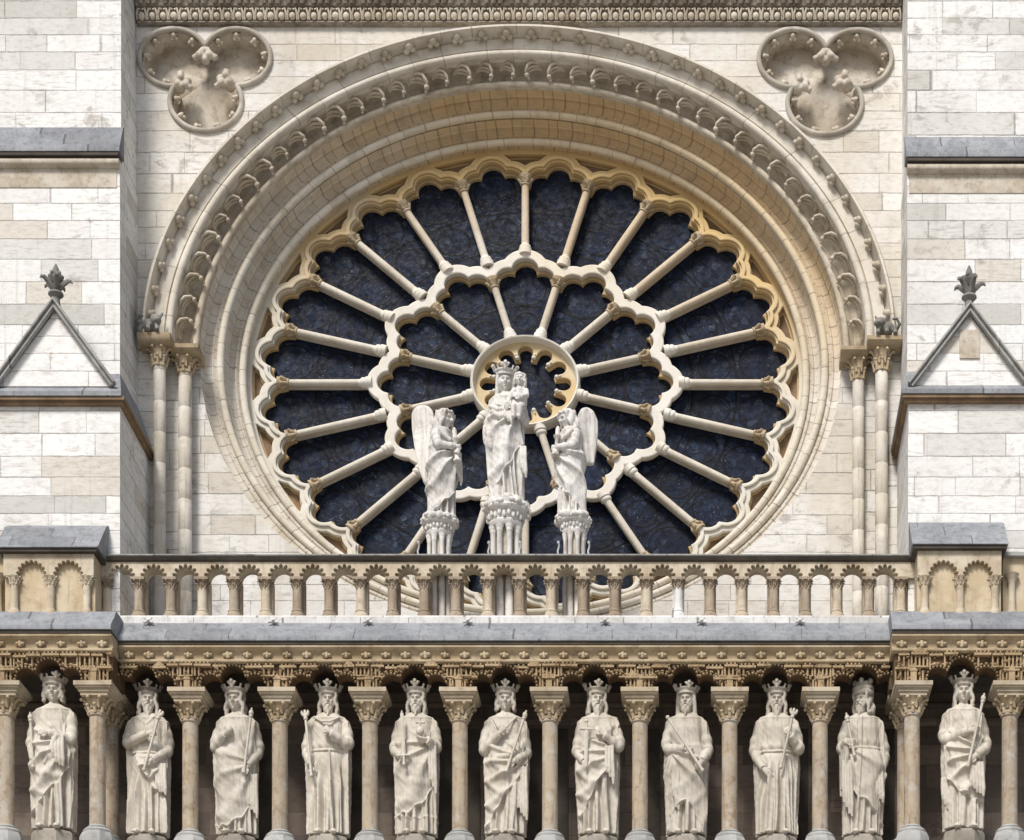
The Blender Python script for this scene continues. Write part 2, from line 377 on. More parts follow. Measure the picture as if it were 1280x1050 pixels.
# ------------------------------------------------------------------ mesh helpers
class MB:
    def __init__(self):
        self.v, self.f, self.uv = [], [], []
        self.n = 0

    def add(self, v, f, uv=None):
        v = np.asarray(v, float).reshape(-1, 3)
        self.v.append(v)
        for i, q in enumerate(f):
            self.f.append(tuple(int(k) + self.n for k in q))
            self.uv.append(uv[i] if uv else None)
        self.n += len(v)
        return self

    def box(self, x0, x1, y0, y1, z0, z1):
        v = [(x, y, z) for x in (x0, x1) for y in (y0, y1) for z in (z0, z1)]
        return self.add(v, [(0, 1, 3, 2), (4, 6, 7, 5), (0, 4, 5, 1), (2, 3, 7, 6), (0, 2, 6, 4), (1, 5, 7, 3)])

    def prism_x(self, prof, x0, x1):
        """prof: (y, z) points, closed"""
        n = len(prof)
        v = [(x0, y, z) for y, z in prof] + [(x1, y, z) for y, z in prof]
        f = [(i, (i + 1) % n, n + (i + 1) % n, n + i) for i in range(n)]
        tri = geometry.tessellate_polygon([[Vector((y, z, 0)) for y, z in prof]])
        f += [tuple(t) for t in tri] + [tuple(n + k for k in reversed(t)) for t in tri]
        return self.add(v, f)

    def grid(self, P, wrap=True, cap=True, uv=None):
        """P: rows x cols x 3, wrapping along cols"""
        m, n = P.shape[:2]
        f, uvs = [], []
        nn = n if wrap else n - 1
        for i in range(m - 1):
            for j in range(nn):
                j2 = (j + 1) % n
                f.append((i * n + j, i * n + j2, (i + 1) * n + j2, (i + 1) * n + j))
                if uv is not None:
                    uvs.append([uv[i, j], uv[i, j2], uv[i + 1, j2], uv[i + 1, j]])
        if cap and wrap:
            f.append(tuple(range(n - 1, -1, -1)))
            f.append(tuple((m - 1) * n + j for j in range(n)))
            if uv is not None:
                uvs += [[(0, 0)] * n, [(0, 0)] * n]
        return self.add(P.reshape(-1, 3), f, uvs if uv is not None else None)

    def lathe(self, prof, n=24, at=(0, 0, 0), mat=None, sides=None):
        a = np.linspace(0, 2 * math.pi, n, endpoint=False) + (math.pi / n if sides else 0)
        P = np.zeros((len(prof), n, 3))
        for i, (r, z) in enumerate(prof):
            P[i, :, 0] = r * np.cos(a)
            P[i, :, 1] = r * np.sin(a)
            P[i, :, 2] = z
        if mat is not None:
            P = (np.concatenate([P, np.ones(P.shape[:2] + (1,))], 2) @ np.array(mat).T)[..., :3]
        return self.grid(P + np.array(at))

    def tube(self, path, rad, n=10, flat=None):
        path = np.asarray(path, float)
        m = len(path)
        rad = np.broadcast_to(np.asarray(rad, float), (m,))
        t = np.gradient(path, axis=0)
        t /= np.linalg.norm(t, axis=1)[:, None] + 1e-9
        up = np.array([0.31, 0.2, 0.93])
        if abs(np.dot(t[0], up)) > 0.9:
            up = np.array([0.9, 0.3, 0.1])
        a = np.linspace(0, 2 * math.pi, n, endpoint=False)
        P = np.zeros((m, n, 3))
        u = None
        for i in range(m):
            u = np.cross(t[i], up) if u is None else u - np.dot(u, t[i]) * t[i]
            u /= np.linalg.norm(u) + 1e-9
            w = np.cross(t[i], u)
            P[i] = path[i] + rad[i] * (np.cos(a)[:, None] * u + np.sin(a)[:, None] * w)
        return self.grid(P)

    def ell(self, c, r, rot=None, nu=16, nv=10):
        lat = np.linspace(-math.pi / 2 + 0.05, math.pi / 2 - 0.05, nv)
        lon = np.linspace(0, 2 * math.pi, nu, endpoint=False)
        P = np.zeros((nv, nu, 3))
        P[..., 0] = np.cos(lat)[:, None] * np.cos(lon) * r[0]
        P[..., 1] = np.cos(lat)[:, None] * np.sin(lon) * r[1]
        P[..., 2] = np.sin(lat)[:, None] * r[2]
        if rot is not None:
            P = P @ np.array(rot.to_3x3()).T
        return self.grid(P + np.array(c))

    def mesh(self, name):
        me = bpy.data.meshes.new(name)
        V = np.concatenate(self.v) if self.v else np.zeros((0, 3))
        me.from_pydata(V.tolist(), [], self.f)
        if any(u is not None for u in self.uv):
            ul = me.uv_layers.new(name='UVMap')
            flat = []
            for u, q in zip(self.uv, self.f):
                for k in range(len(q)):
                    flat += list(u[k]) if u is not None else [0, 0]
            ul.data.foreach_set('uv', flat)
        import bmesh
        bm = bmesh.new()
        bm.from_mesh(me)
        bmesh.ops.recalc_face_normals(bm, faces=bm.faces)
        bm.to_mesh(me)
        bm.free()
        return me

    def build(self, name, mat, parent=None, ang=35):
        return link(self.mesh(name), name, mat, parent, ang)


def smooth(me, ang):
    me.polygons.foreach_set('use_smooth', [True] * len(me.polygons))
    if ang < 179:
        me.set_sharp_from_angle(angle=R(ang))
    me.update()


def link(me, name, mat, parent=None, ang=35):
    me.materials.clear()
    me.materials.append(mat)
    smooth(me, ang)
    o = bpy.data.objects.new(name, me)
    C.objects.link(o)
    if parent is not None:
        o.parent = parent
    return o


def tag(o, label=None, cat=None, group=None, kind=None):
    if label:
        o['label'] = label
    if cat:
        o['category'] = cat
    if group:
        o['group'] = group
    if kind:
        o['kind'] = kind
    return o


def empty(name, loc, label=None, cat=None, group=None, rz=0.0):
    o = bpy.data.objects.new(name, None)
    o.empty_display_size = 0.2
    C.objects.link(o)
    o.location = loc
    o.rotation_euler = (0, 0, rz)
    return tag(o, label, cat, group, 'thing')


def hold(o, p):
    """parent an object whose mesh is in world coordinates to a thing's empty"""
    o.parent = p
    o.matrix_parent_inverse = Matrix.Translation(-Vector(p.location))
    return o


def copy_part(o, parent, mat=None):
    c = o.copy()
    C.objects.link(c)
    c.parent = parent
    if mat is not None:
        c.matrix_basis = mat
    for ch in o.children:
        copy_part(ch, c)
    return c


def copy_thing(o, loc):
    c = copy_part(o, None)
    c.location = loc
    return c


def remeshed(mb, vox, sm=2):
    ob = bpy.data.objects.new('remesh_source', mb.mesh('remesh_source'))
    C.objects.link(ob)
    r = ob.modifiers.new('r', 'REMESH')
    r.mode = 'VOXEL'
    r.voxel_size = vox
    if sm:
        s = ob.modifiers.new('s', 'SMOOTH')
        s.factor = 0.5
        s.iterations = sm
    dg = bpy.context.evaluated_depsgraph_get()
    me = bpy.data.meshes.new_from_object(ob.evaluated_get(dg))
    src = ob.data
    bpy.data.objects.remove(ob)
    bpy.data.meshes.remove(src)
    return me


def curve_mesh(loops, y0, y1, bev=0.0, res=1):
    """filled outlines (x, z) with holes, front face at y0 and back at y1, chamfered by bev"""
    cu = bpy.data.curves.new('outline', 'CURVE')
    cu.dimensions = '2D'
    cu.fill_mode = 'BOTH'
    cu.extrude = (y1 - y0) / 2 - bev
    cu.bevel_depth = bev
    cu.bevel_resolution = res
    cu.offset = -bev
    for lp in loops:
        s = cu.splines.new('POLY')
        s.points.add(len(lp) - 1)
        s.points.foreach_set('co', [q for (x, z) in lp for q in (x, z, 0, 1)])
        s.use_cyclic_u = True
    ob = bpy.data.objects.new('outline', cu)
    C.objects.link(ob)
    dg = bpy.context.evaluated_depsgraph_get()
    me = bpy.data.meshes.new_from_object(ob.evaluated_get(dg))
    bpy.data.objects.remove(ob)
    bpy.data.curves.remove(cu)
    n = len(me.vertices)
    co = np.zeros(n * 3)
    me.vertices.foreach_get('co', co)
    co = co.reshape(-1, 3)
    out = np.stack([co[:, 0], (y0 + y1) / 2 - co[:, 2], co[:, 1]], 1)
    me.vertices.foreach_set('co', out.ravel())
    me.update()
    return me


def sweep(prof, a0, a1, n, closed=False, c=(XC, ZC), sq=SQ):
    """prof: (radius, y) points swept round the arch; UV = (arc length, profile length)"""
    prof = np.asarray(prof, float)
    a = np.linspace(R(a0), R(a1), n, endpoint=not closed)
    if closed:
        a = np.append(a, a[0] + 2 * math.pi)
    m = len(prof)
    P = np.zeros((m, len(a), 3))
    L = np.concatenate([[0], np.cumsum(np.linalg.norm(np.diff(prof, axis=0), axis=1))])
    uv = np.zeros((m, len(a), 2))
    for i, (r, y) in enumerate(prof):
        P[i, :, 0] = c[0] + r * np.cos(a)
        P[i, :, 1] = y
        P[i, :, 2] = c[1] + sq * r * np.sin(a)
        uv[i, :, 0] = a * prof[:, 0].mean()
        uv[i, :, 1] = L[i]
    mb = MB()
    mb.grid(P, wrap=False, uv=uv)
    return mb


def roll(R0, Y0, r, a0=-150, a1=150, n=10):
    """a round moulding's points, opening outwards"""
    return [(R0 + r * math.cos(R(t)), Y0 - r * math.sin(R(t))) for t in np.linspace(a0, a1, n)]


def sstep(x, a, b):
    t = np.clip((x - a) / (b - a), 0, 1)
    return t * t * (3 - 2 * t)


# ------------------------------------------------------------------ ground
g_ = MB()
g_.add([(-400, -400, 0), (400, -400, 0), (400, 400, 0), (-400, 400, 0)], [(0, 1, 2, 3)])
tag(g_.build('ground', M['paving']), kind='structure')

# ------------------------------------------------------------------ the facade: walls, arches, jamb columns, trefoils, cornice
fac = empty('cathedral_facade', (XC, 0, 0), 'pale stone facade wall with deep round arch and carved cornice around the rose window', 'facade')

XL, XR = WX(150, -1.95), WX(1135, -1.95)        # inner faces of the two buttresses
ZTOP = WZ(33, 0)                                 # underside of the top cornice
SPR = ZC                                         # springing of the arches
FLOOR = WZ(775, -2.0) - 0.05                     # walkway behind the balustrade

ang = np.linspace(math.pi, 0, 160)
RW = 6.56
arch_pts = [(XC + RW * math.cos(t), ZC + SQ * RW * math.sin(t)) for t in ang]


def polar_union(fn, c, n=240, rmax=2.0, sq=1.0):
    """outline of a star-shaped region {fn < 0} round c"""
    out = []
    for t in np.linspace(0, 2 * math.pi, n, endpoint=False):
        rs = np.linspace(rmax, 0.02, 900)
        x, z = rs * math.cos(t), rs * math.sin(t)
        v = fn(x, z)
        k = np.argmax(v < 0)
        out.append((c[0] + rs[k] * math.cos(t), c[1] + sq * rs[k] * math.sin(t)))
    return out


def trefoil(circles, c):
    cs = [(WX(px, 0) - c[0], (WZ(py, 0) - c[1]) / SQ, rr / 70.0) for px, py, rr in circles]
    def fn(x, z, off=0.0):
        return np.minimum(np.min([np.hypot(x - a, z - b) - r_ for a, b, r_ in cs], axis=0), np.hypot(x, z) - 0.22) + off
    return fn, cs


TRE = [([(217.5, 73, 43), (296, 72.5, 42.5), (257.5, 127, 45)], (257, 91)),
       ([(992, 74, 43.5), (1072, 74, 42.5), (1031, 130, 46.5)], (1031.5, 92))]
holes, tre_data = [], []
for circ, cc in TRE:
    c = (WX(cc[0], 0), WZ(cc[1], 0))
    fn, cs = trefoil(circ, c)
    o_ = polar_union(lambda x, z: fn(x, z, 0.0), c, 280, 2.0, SQ)
    holes.append(o_)
    tre_data.append((c, fn, cs))

outer = [(-14.5, SPR)] + arch_pts + [(8.5, SPR), (8.5, ZTOP + 3.0), (-14.5, ZTOP + 3.0)]
hold(link(curve_mesh([outer] + holes, 0.0, 0.5), 'wall', M['ashlar_wall']), fac)

# wall below the springing, behind the full rings of the rose
cir = [(XC + 5.79 * math.cos(t), ZC + SQ * 5.79 * math.sin(t)) for t in np.linspace(-math.pi, 0, 140)]
hold(link(curve_mesh([[(-9.6, SPR), (-9.6, FLOOR - 0.4), (3.16, FLOOR - 0.4), (3.16, SPR)] + cir[::-1]], 0.36, 0.75), 'recessed_wall', M['ashlar_wall']), fac)
for s in (-1, 1):
    w_ = MB()
    a = (XC - 6.6, XC - 9.0) if s < 0 else (XC + 6.6, XC + 9.0)
    x0, x1 = min(a), max(a)
    # stepped jambs below the springing
    e = XC + s * 6.50
    w_.box(min(e, x1 if s > 0 else x0), max(e, x1 if s > 0 else x0), 0.06, 0.7, FLOOR - 0.4, SPR - 0.02)
    e2, e3 = XC + s * 6.12, XC + s * 6.50
    w_.box(min(e2, e3), max(e2, e3), 0.24, 0.7, FLOOR - 0.4, SPR - 0.02)
    hold(w_.build('jamb', M['ashlar_wall']), fac)
# masonry beyond the buttresses, and everything below the walkway down to the ground
for xa, xb in ((-14.5, XL - 1.0), (XR + 1.0, 8.5)):
    w_ = MB()
    w_.box(xa, xb, 0.02, 0.6, FLOOR - 1, SPR + 0.01)
    hold(w_.build('outer_wall', M['ashlar']), fac)

# --- arches
A0, A1 = 0, 180
hood_p = [(6.56, 0.02), (6.70, 0.0), (6.70, -0.26), (6.67, -0.31), (6.63, -0.31), (6.615, -0.26), (6.61, -0.14), (6.595, -0.06), (6.565, -0.03)]
hood = hold(sweep(hood_p, A0, A1, 160).build('hood_moulding', M['hood']), fac)
fas_p = [(6.565, -0.03), (6.55, -0.07), (6.345, -0.065), (6.335, -0.02)] + roll(6.262, -0.03, 0.068, 40, 215, 10) + [(6.205, 0.06), (6.19, 0.10)]
fascia = hold(sweep(fas_p, A0, A1, 160).build('fascia_moulding', M['hood']), fac)
croc_p = [(6.19, 0.10), (6.175, 0.26), (6.12, 0.40), (6.02, 0.45), (5.935, 0.38)] + roll(5.856, 0.29, 0.06, 30, 225, 11) + [(5.80, 0.37)]
crock_arch = hold(sweep(croc_p, A0, A1, 160).build('crocketed_archivolt', M['carved']), fac)
in1 = [(5.80, 0.36), (5.79, 0.40), (5.78, 0.50), (5.765, 0.515), (5.765, 0.535), (5.785, 0.55), (5.775, 0.60), (5.72, 0.645), (5.66, 0.65), (5.64, 0.625), (5.615, 0.62), (5.60, 0.64), (5.56, 0.66), (5.54, 0.70), (5.45, 0.74)]
o = hold(sweep(in1, 0, 360, 260, True).build('archivolt', M['arch']), fac)
sweep(roll(5.489, 0.645, 0.068, -10, 265, 16), 0, 360, 260, True).build('roll_moulding', M['rolls'], o)
in2 = [(5.435, 0.72), (5.42, 0.78), (5.415, 0.87), (5.40, 0.885), (5.40, 0.905), (5.42, 0.92), (5.41, 0.965), (5.36, 1.01), (5.32, 1.015), (5.30, 0.99), (5.275, 0.985), (5.26, 1.01), (5.235, 1.03), (5.21, 1.08), (5.14, 1.10), (5.135, 1.16), (5.13, 1.6)]
o = hold(sweep(in2, 0, 360, 260, True).build('archivolt', M['arch']), fac)
sweep(roll(5.163, 1.015, 0.068, -10, 265, 16), 0, 360, 260, True).build('roll_moulding', M['rolls'], o)

# ball flowers under the hood, crockets along the second order
bf = MB()
bf.ell((0, -0.04, 0), (0.07, 0.075, 0.062), nu=12, nv=8)
for k in range(4):
    t = R(45 + 90 * k)
    bf.ell((0.072 * math.cos(t), 0.0, 0.068 * math.sin(t)), (0.055, 0.045, 0.045), nu=8, nv=6)
bfm = bf.mesh('ball_flower')
bfm.materials.append(M['carved'])
smooth(bfm, 60)


def arc_angles(rad, pitch, a0=3, a1=177):
    t = np.linspace(R(a0), R(a1), 3000)
    x, z = rad * np.cos(t), SQ * rad * np.sin(t)
    L = np.concatenate([[0], np.cumsum(np.hypot(np.diff(x), np.diff(z)))])
    n = int(round(L[-1] / pitch))
    return np.interp((np.arange(n) + 0.5) * L[-1] / n, L, t)


def on_arc(me, name, rad, y, pitch, parent, mirror=False):
    for t in arc_angles(rad, pitch):
        o = bpy.data.objects.new(name, me)
        C.objects.link(o)
        o.parent = parent
        o.location = (XC + rad * math.cos(t), y, ZC + SQ * rad * math.sin(t))
        tx, tz = -rad * math.sin(t), SQ * rad * math.cos(t)
        a = math.atan2(tz, tx)                                # tangent, anticlockwise
        flip = mirror and t > math.pi / 2
        # local x runs along the arch, local z outwards
        o.rotation_euler = (0, -(a + math.pi), 0)
        s = random.uniform(0.9, 1.1)
        s *= random.uniform(0.82, 0.96) if mirror else 1.0
        o.scale = ((-1 if not flip else 1) * s if mirror else s, s, s * random.uniform(0.92, 1.05))


on_arc(bfm, 'ball_flower', 6.585, -0.15, 0.44, hood)
cm = MB()
for dy, dn in ((-0.05, 0.03), (0.02, -0.01), (0.09, -0.03)):
    pts = [(-0.21, 0.02 + dy * 0.3, 0.10 + dn), (-0.12, -0.05 + dy * 0.6, 0.11 + dn), (-0.02, -0.10 + dy, 0.08 + dn), (0.07, -0.12 + dy, 0.01 + dn), (0.115, -0.10 + dy * 0.8, -0.07), (0.10, -0.07 + dy * 0.5, -0.12)]
    cm.tube(np.array(pts), [0.03, 0.034, 0.034, 0.03, 0.027, 0.02], 8)
cm.ell((0.09, -0.08, -0.13), (0.05, 0.055, 0.045), nu=12, nv=8)
cm.ell((0.06, -0.03, -0.17), (0.03, 0.04, 0.03), nu=10, nv=6)
cmm = cm.mesh('crocket')
cmm.materials.append(M['carved'])
smooth(cmm, 60)
on_arc(cmm, 'crocket', 6.06, 0.2, 0.405, crock_arch, True)


# --- jamb columns
def capital_profile(r, h):
    return [(r * 0.95, 0), (r * 1.12, 0.02), (r * 1.15, 0.05), (r * 1.0, 0.075), (r * 1.05, h * 0.45), (r * 1.35, h * 0.8), (r * 1.6, h)]


def foliate_capital(mb, at, r, h, seed=0):
    """bell with two tiers of curling leaves"""
    rnd = random.Random(seed)
    x, y, z = at
    mb.lathe(capital_profile(r, h), 20, at)
    for tier, (n, z0, z1, out) in enumerate(((8, 0.06, 0.55, 1.45), (8, 0.35, 0.93, 1.95))):
        for k in range(n):
            t = 2 * math.pi * (k + 0.5 * tier) / n
            ct, st = math.cos(t), math.sin(t)
            pts, rad = [], []
            for u, q in ((0, 1.08), (0.35, 1.18), (0.7, 1.35), (0.92, out * 0.93), (1.0, out), (0.9, out * 1.03)):
                zz = z + h * (z0 + (z1 - z0) * u)
                pts.append((x + r * q * ct, y + r * q * st, zz))
                rad.append(r * (0.24 - 0.07 * u))
            mb.tube(np.array(pts), rad, 7)
            mb.ell((x + r * out * ct, y + r * out * st, z + h * (z0 + (z1 - z0) * 0.9)), (r * 0.26, r * 0.26, r * 0.22), nu=8, nv=6)


def jamb_column(px, Y, ztop_px, shaft_w, cap_y, ab, seed):
    """cap_y: y of abacus top, abacus bottom, capital bottom in the photograph's scale"""
    x = WX(px, Y)
    r = shaft_w / 2 / kk(Y)
    za, zb, zc_ = [WZ(q, Y) for q in cap_y]
    s = MB()
    zs = FLOOR
    prof = [(r * 1.5, zs - 0.1), (r * 1.5, zs + 0.1), (r * 1.35, zs + 0.16), (r * 1.05, zs + 0.24), (r, zs + 0.3)]
    z = zs + 0.3
    while z < zc_ - 0.5:
        z += 0.55
        prof += [(r, z - 0.008), (r * 0.955, z), (r, z + 0.008)]
    prof += [(r, zc_ + 0.03)]
    s.lathe(prof, 24, (x, Y, 0))
    o = hold(s.build('jamb_column', M['column']), fac)
    c_ = MB()
    foliate_capital(c_, (x, Y, zc_), r, zb - zc_, seed)
    link(c_.mesh('capital'), 'capital', M['capital'], o)
    a_ = MB()
    x0, x1 = WX(ab[0], Y), WX(ab[1], Y)
    yf = Y - 0.27
    hh = za - zb
    a_.prism_x([(yf, zb + hh * 0.55), (yf, za), (Y + 0.3, za), (Y + 0.3, zb), (yf + 0.1, zb), (yf + 0.04, zb + hh * 0.2)], x0, x1)
    link(a_.mesh('abacus'), 'abacus', M['cornice'], o)


jamb_column(199.5, -0.08, 0, 15.5, (425, 437, 461), (176, 217), 1)
jamb_column(231.5, 0.13, 0, 16.5, (439, 450, 469), (217.5, 252), 2)
jamb_column(1073, 0.13, 0, 15.0, (442, 452, 478), (1050, 1084), 3)
jamb_column(1102, -0.08, 0, 16.0, (429, 440, 467), (1083, 1126), 4)


# crouching beasts where the hood stops
def beast(px, py, Y, s):
    b = MB()
    b.ell((0, 0, 0), (0.17, 0.16, 0.13), nu=18, nv=12)
    b.ell((0.13 * s, -0.10, 0.07), (0.10, 0.11, 0.10), nu=16, nv=10)
    b.ell((0.20 * s, -0.18, 0.03), (0.055, 0.08, 0.05), nu=12, nv=8)
    for dx in (-0.05, 0.07):
        b.tube([(0.13 * s + dx, -0.08, 0.13), (0.13 * s + dx * 1.5, -0.06, 0.2), (0.13 * s + dx * 1.8, -0.04, 0.24)], [0.03, 0.024, 0.01], 8)
    for dx, dy in ((0.16, -0.12), (0.02, -0.14), (-0.12, -0.1)):
        b.tube([(dx * s, dy, -0.02), (dx * s * 1.1, dy - 0.04, -0.1), (dx * s * 1.1, dy - 0.07, -0.15)], [0.05, 0.04, 0.045], 8)
    b.tube([(-0.15 * s, 0, 0), (-0.22 * s, -0.06, 0.08), (-0.16 * s, -0.1, 0.16), (-0.08 * s, -0.1, 0.14)], [0.04, 0.03, 0.025, 0.03], 8)
    me = remeshed(b, 0.014, 1)
    o = link(me, 'beast_carving', M['finial'], fac, 180)
    o.location = (WX(px, Y) - fac.location.x, Y, WZ(py, Y))


beast(187, 409, -0.2, 1)
beast(1109, 413, -0.2, -1)

# --- trefoil niches
for (c, fn, cs), hole in zip(tre_data, holes):
    inner = [(c[0] + (x - c[0]) * 1.0, c[1] + (z - c[1]) * 1.0) for x, z in hole]
    n = len(inner)
    rim = np.array([(x, 0, z) for x, z in inner])
    P = np.zeros((7, n, 3))
    for i, (f, y) in enumerate(((1.0, 0.02), (0.985, 0.06), (0.95, 0.085), (0.93, 0.10), (0.92, 0.13), (0.91, 0.22), (0.90, 0.42))):
        P[i, :, 0] = c[0] + (rim[:, 0] - c[0]) * f
        P[i, :, 1] = y
        P[i, :, 2] = c[1] + (rim[:, 2] - c[1]) * f
    mb = MB()
    mb.grid(P, wrap=True, cap=False)
    nich = hold(mb.build('trefoil_niche', M['niche']), fac)
    bk = MB()
    # back of the niche: low vault of facets meeting in ridges
    for i in range(n):
        pass
    V = [(c[0], 0.20, c[1])] + [(c[0] + (rim[i, 0] - c[0]) * 0.86, 0.46, c[1] + (rim[i, 2] - c[1]) * 0.86) for i in range(n)]
    # facets: push the middles of the three lobes back, keep the ridges forward
    Vn = [Vector(V[0])]
    rows = [(0.0, 0.33), (0.3, 0.40), (0.6, 0.44), (0.87, 0.46)]
    Q = np.zeros((3, n, 3))
    for i, (f, y) in enumerate(((0.92, 0.36), (0.45, 0.31), (0.001, 0.22))):
        t = np.arctan2((rim[:, 2] - c[1]) / SQ, rim[:, 0] - c[0])
        ridge = np.abs(np.mod((t - R(-90)) / R(120) + 0.5, 1.0) - 0.5) * 2      # 0 at the lobes' axes, 1 at the cusps
        Q[i, :, 0] = c[0] + (rim[:, 0] - c[0]) * f
        Q[i, :, 1] = y + 0.05 * (1 - ridge) - (0.03 if f < 0.5 else 0)
        Q[i, :, 2] = c[1] + (rim[:, 2] - c[1]) * f
    bk.grid(Q, wrap=True, cap=False)
    bk.add([(c[0] + 0.15 * math.cos(t), 0.28, c[1] + 0.13 * math.sin(t)) for t in np.linspace(0, 2 * math.pi, 12, endpoint=False)], [tuple(range(12))])
    link(bk.mesh('niche_back'), 'niche_back', M['niche'], nich, 20)
    # rim roll standing on the wall face
    rl = MB()
    a = np.linspace(0, 2 * math.pi, 9, endpoint=False)
    T = np.zeros((n + 1, 9, 3))
    cx = np.append(rim[:, 0], rim[0, 0])
    cz = np.append(rim[:, 2], rim[0, 2])
    tx, tz = np.gradient(cx), np.gradient(cz)
    ln = np.hypot(tx, tz) + 1e-9
    nx, nz = tz / ln, -tx / ln
    for j, aa in enumerate(a):
        T[:, j, 0] = cx + 0.046 * math.cos(aa) * nx
        T[:, j, 1] = -0.02 + 0.05 * math.sin(aa)
        T[:, j, 2] = cz + 0.046 * math.cos(aa) * nz
    rl.grid(T, wrap=True, cap=False)
    link(rl.mesh('rim_moulding'), 'rim_moulding', M['hood'], nich, 50)
    # knobs inside the rim and leaf clusters on the three cusps
    for (a_, b_, r_) in cs:
        for k in range(9):
            t = 2 * math.pi * k / 9 + 0.2
            x, z = a_ + (r_ - 0.10) * math.cos(t), b_ + (r_ - 0.10) * math.sin(t)
            if fn(np.array([x]), np.array([z]), 0.0)[0] > -0.07 or np.hypot(x, z) < 0.45:
                continue
            o = bpy.data.objects.new('knob', bfm)
            C.objects.link(o)
            o.parent = nich
            o.location = (c[0] + x, 0.06, c[1] + z * SQ)
            o.scale = (0.75,) * 3
            o.rotation_euler = (0, -t, 0)
    for k in range(3):
        p0, p1 = cs[k], cs[(k + 1) % 3]
        mx, mz = (p0[0] + p1[0]) / 2, (p0[1] + p1[1]) / 2
        l = math.hypot(mx, mz)
        ux, uz = mx / l, mz / l
        dd = math.hypot(p0[0] - p1[0], p0[1] - p1[1]) / 2
        cusp = l + math.sqrt(max(p0[2] ** 2 - dd ** 2, 0.0)) - 0.02
        lf = MB()
        for s in (-1, 1):
            pts = []
            for (f, g2, y) in ((0.02, 0.02, 0.05), (-0.10, 0.05, -0.03), (-0.2, 0.11, -0.06), (-0.25, 0.17, -0.03), (-0.2, 0.2, 0.0)):
                q = cusp + f
                pts.append((q * ux - s * g2 * uz, y, (q * uz + s * g2 * ux) * SQ))
            lf.tube(np.array(pts), [0.05, 0.055, 0.05, 0.06, 0.05], 9)
            q = cusp - 0.2
            lf.ell((q * ux - s * 0.09 * uz, -0.05, (q * uz + s * 0.09 * ux) * SQ), (0.075, 0.08, 0.07), nu=12, nv=8)
        q = cusp - 0.27
        lf.ell((q * ux, 0.0, q * uz * SQ), (0.08, 0.09, 0.075), nu=12, nv=8)
        lf.ell(((cusp - 0.1) * ux, 0.05, (cusp - 0.1) * uz * SQ), (0.1, 0.16, 0.09), nu=12, nv=8)
        o = link(remeshed(lf, 0.016, 1), 'leaf_cluster', M['niche'], nich, 180)
        o.location = (c[0], 0, c[1])

# --- top cornice: egg-shaped leaves over a plain drip, foliage above
x0, x1 = WX(150, -1.15) + 0.005, WX(1134, -1.15) - 0.005
zc0 = ZTOP
cr = MB()
cr.prism_x([(-0.002, zc0 - 0.005), (-0.07, zc0 + 0.0), (-0.10, zc0 + 0.012), (-0.10, zc0 + 0.03), (-0.07, zc0 + 0.035), (-0.09, zc0 + 0.24), (-0.16, zc0 + 0.27), (-0.19, zc0 + 0.4), (-0.45, zc0 + 1.0), (-0.55, zc0 + 1.3), (-0.55, zc0 + 1.6), (-0.002, zc0 + 1.6)], x0, x1)
corn = hold(cr.build('cornice', M['topcorn']), fac)
eg = MB()
n = int((x1 - x0) / 0.19)
for k in range(n):
    x = x0 + (k + 0.5) * (x1 - x0) / n
    s = random.uniform(0.9, 1.08)
    eg.ell((x, -0.11, zc0 + 0.105), (0.062 * s, 0.06, 0.068 * s), nu=10, nv=7)
    for d in (-1, 1):
        eg.tube([(x + d * 0.08, -0.10, zc0 + 0.05), (x + d * 0.085, -0.13, zc0 + 0.13), (x + d * 0.06, -0.15, zc0 + 0.215), (x + d * 0.012, -0.15, zc0 + 0.20)], [0.016, 0.02, 0.022, 0.018], 6)
link(eg.mesh('egg_trim'), 'egg_trim', M['carved'], corn, 60)
eg = MB()
n = int((x1 - x0) / 0.43)
for k in range(n):
    x = x0 + (k + 0.5) * (x1 - x0) / n
    for d in (-0.12, 0.0, 0.12):
        eg.tube([(x + d, -0.17, zc0 + 0.29), (x + d * 1.1, -0.22, zc0 + 0.40), (x + d * 1.3, -0.34, zc0 + 0.60), (x + d, -0.44, zc0 + 0.70)], [0.05, 0.06, 0.05, 0.04], 7)
link(eg.mesh('leaf_trim'), 'leaf_trim', M['topcorn'], corn, 60)

# ------------------------------------------------------------------ buttresses
FIN = MB()
FIN.lathe([(0.13, -0.08), (0.10, 0.1), (0.085, 0.26), (0.12, 0.29), (0.165, 0.33), (0.15, 0.37), (0.09, 0.395), (0.08, 0.44), (0.07, 0.55), (0.085, 0.66), (0.095, 0.74), (0.06, 0.86), (0.012, 0.96)], 12)
for k in range(5):
    t = 2 * math.pi * k / 5 + 0.05
    for (zz, out, hh, t2) in ((0.42, 0.30, 0.20, t), (0.58, 0.14, 0.16, t + 0.52)):
        pts = [(q * math.cos(t2), q * math.sin(t2), zz + h_) for q, h_ in ((0.06, 0), (0.11, 0.09), (0.6 * out, hh * 0.72), (out * 0.85, hh * 0.98), (out * 1.08, hh * 0.93), (out * 1.15, hh * 0.74))]
        FIN.tube(np.array(pts), [0.05, 0.062, 0.056, 0.045, 0.03, 0.014], 7)
FINM = FIN.mesh('finial')


